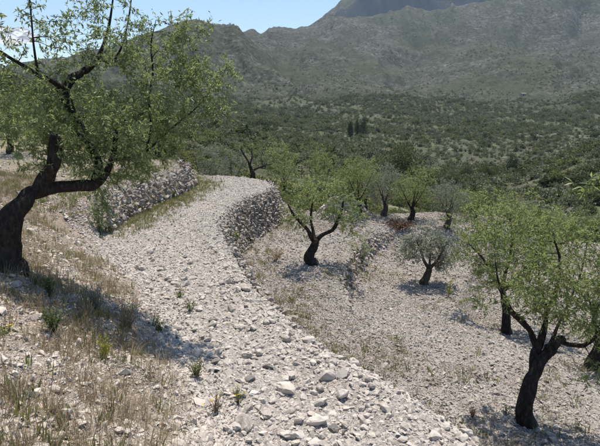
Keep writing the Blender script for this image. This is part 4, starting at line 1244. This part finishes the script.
# pale stone shed far out on the terraces
def shed(px, py, wpx, label):
    b = hit(px, py); s = to_px(b)[2] / 500; w = wpx * s
    e = empty('shed', b, label, 'shed')
    m1, t1 = new_mat('shed_plaster'); finish(t1, t1.ramp(t1.noise(None, 3.0, 4, .6), [(.3, (.26, .24, .21)), (.7, (.40, .37, .33))]), .9)
    m2, t2 = new_mat('shed_roof'); finish(t2, (.22, .18, .15), .9)
    m3, t3 = new_mat('shed_door'); finish(t3, (.06, .05, .045), .9)
    h = w * .42; d = w * .6
    bm = bmesh.new()
    pts = [(-w / 2, -d / 2), (w / 2, -d / 2), (w / 2, d / 2), (-w / 2, d / 2)]
    lo = [bm.verts.new((x, y, -.8)) for x, y in pts]; hi = [bm.verts.new((x, y, h)) for x, y in pts]
    rg = [bm.verts.new((-w / 2, 0, h * 1.4)), bm.verts.new((w / 2, 0, h * 1.4))]
    for i in range(4): bm.faces.new((lo[i], lo[(i + 1) % 4], hi[(i + 1) % 4], hi[i]))
    bm.faces.new((hi[1], hi[2], rg[1])); bm.faces.new((hi[3], hi[0], rg[0])); bm.faces.new((hi[0], hi[1], hi[2], hi[3])).normal_flip()
    me = bpy.data.meshes.new('wall'); bm.to_mesh(me); bm.free(); me.materials.append(m1); link('wall', me, e)
    V = [(-w * .54, -d * .58, h * .98), (w * .54, -d * .58, h * .98), (w * .54, 0, h * 1.46), (-w * .54, 0, h * 1.46), (w * .54, d * .58, h * .98), (-w * .54, d * .58, h * .98)]
    V = V + [(x, y, z - .15) for x, y, z in V]
    F = [(0, 1, 2, 3), (3, 2, 4, 5), (9, 8, 7, 6), (11, 10, 8, 9), (0, 6, 7, 1), (1, 7, 8, 2), (2, 8, 10, 4), (4, 10, 11, 5), (5, 11, 9, 3), (3, 9, 6, 0)]
    link('roof', mesh_np('roof', V, F, (m2,)), e)
    V = [(-w * .1, -d / 2 - .05, -.5), (w * .1, -d / 2 - .05, -.5), (w * .1, -d / 2 - .05, h * .7), (-w * .1, -d / 2 - .05, h * .7)]; V = V + [(x, y + .04, z) for x, y, z in V]
    link('door', mesh_np('door', V, [(0, 1, 2, 3), (7, 6, 5, 4), (0, 4, 5, 1), (1, 5, 6, 2), (2, 6, 7, 3), (3, 7, 4, 0)], (m3,)), e)
shed(523, 96, 5, 'tiny pale farm shed on the far terraces, right of centre')

# ------------------------------------------------------------------ cloud and haze
mc, tcl = new_mat('cloud_white')
trb = tcl.node('ShaderNodeBsdfTranslucent', inp={'Color': (.97, .97, .98, 1)})
oo = tcl.n.new('ShaderNodeOutputMaterial'); tcl.l.new(trb.outputs[0], oo.inputs['Surface'])
def cloud(px, py, wpx, hpx, dist, label):
    c = at(px, py, dist); s = dist / 500
    bm = bmesh.new()
    m = bmesh.ops.create_icosphere(bm, subdivisions=6, radius=1.0)
    vv = np.array([v.co[:] for v in m['verts']])
    r = np.random.default_rng(int(px) + 77)
    cs = unit(r.normal(size=(46, 3)) * np.array([1, .6, .7])); cs[:, 2] = np.abs(cs[:, 2]) * .9 - .25; cs = unit(cs)
    puff = np.max(np.sqrt(np.clip(.16 - ((vv[:, None] - cs[None]) ** 2).sum(2), 0, 1)), axis=1)
    k = .62 + .9 * puff + .12 * fbm(vv[:, 0] * 6 + vv[:, 1] * 4, vv[:, 2] * 7, 5, 4)
    vv = vv * k[:, None] * np.array([wpx * s * .5, hpx * s * .8, hpx * s * .55])
    for v, c_ in zip(m['verts'], vv): v.co = c_
    me = bpy.data.meshes.new('cloud'); bm.to_mesh(me); bm.free(); me.materials.append(mc)
    for p in me.polygons: p.use_smooth = True
    o = link('cloud', me, None, c); tag(o, label, 'cloud'); o['kind'] = 'structure'
cloud(12, 38, 46, 20, 9000, 'small white cloud low over the left ridge')

hzm, th = new_mat('air_haze')
pv = th.node('ShaderNodeVolumePrincipled', inp={'Color': (.62, .80, 1.0, 1), 'Density': .00006, 'Anisotropy': 0.0})
oo = th.n.new('ShaderNodeOutputMaterial'); th.l.new(pv.outputs[0], oo.inputs['Volume'])
zlo = float(gz.min()) - 1.0; zhi = float(gz.max()) + 8.0
B = 5560.0
V = [(x, y, z) for z in (zlo, zhi) for x, y in ((-B, -B), (B, -B), (B, B), (-B, B))]
hb = link('haze', mesh_np('haze', V, [(3, 2, 1, 0), (4, 5, 6, 7), (0, 1, 5, 4), (1, 2, 6, 5), (2, 3, 7, 6), (3, 0, 4, 7)], (hzm,)))
tag(hb, 'thin blue-white haze filling the air over the valley', 'haze', kind='stuff')
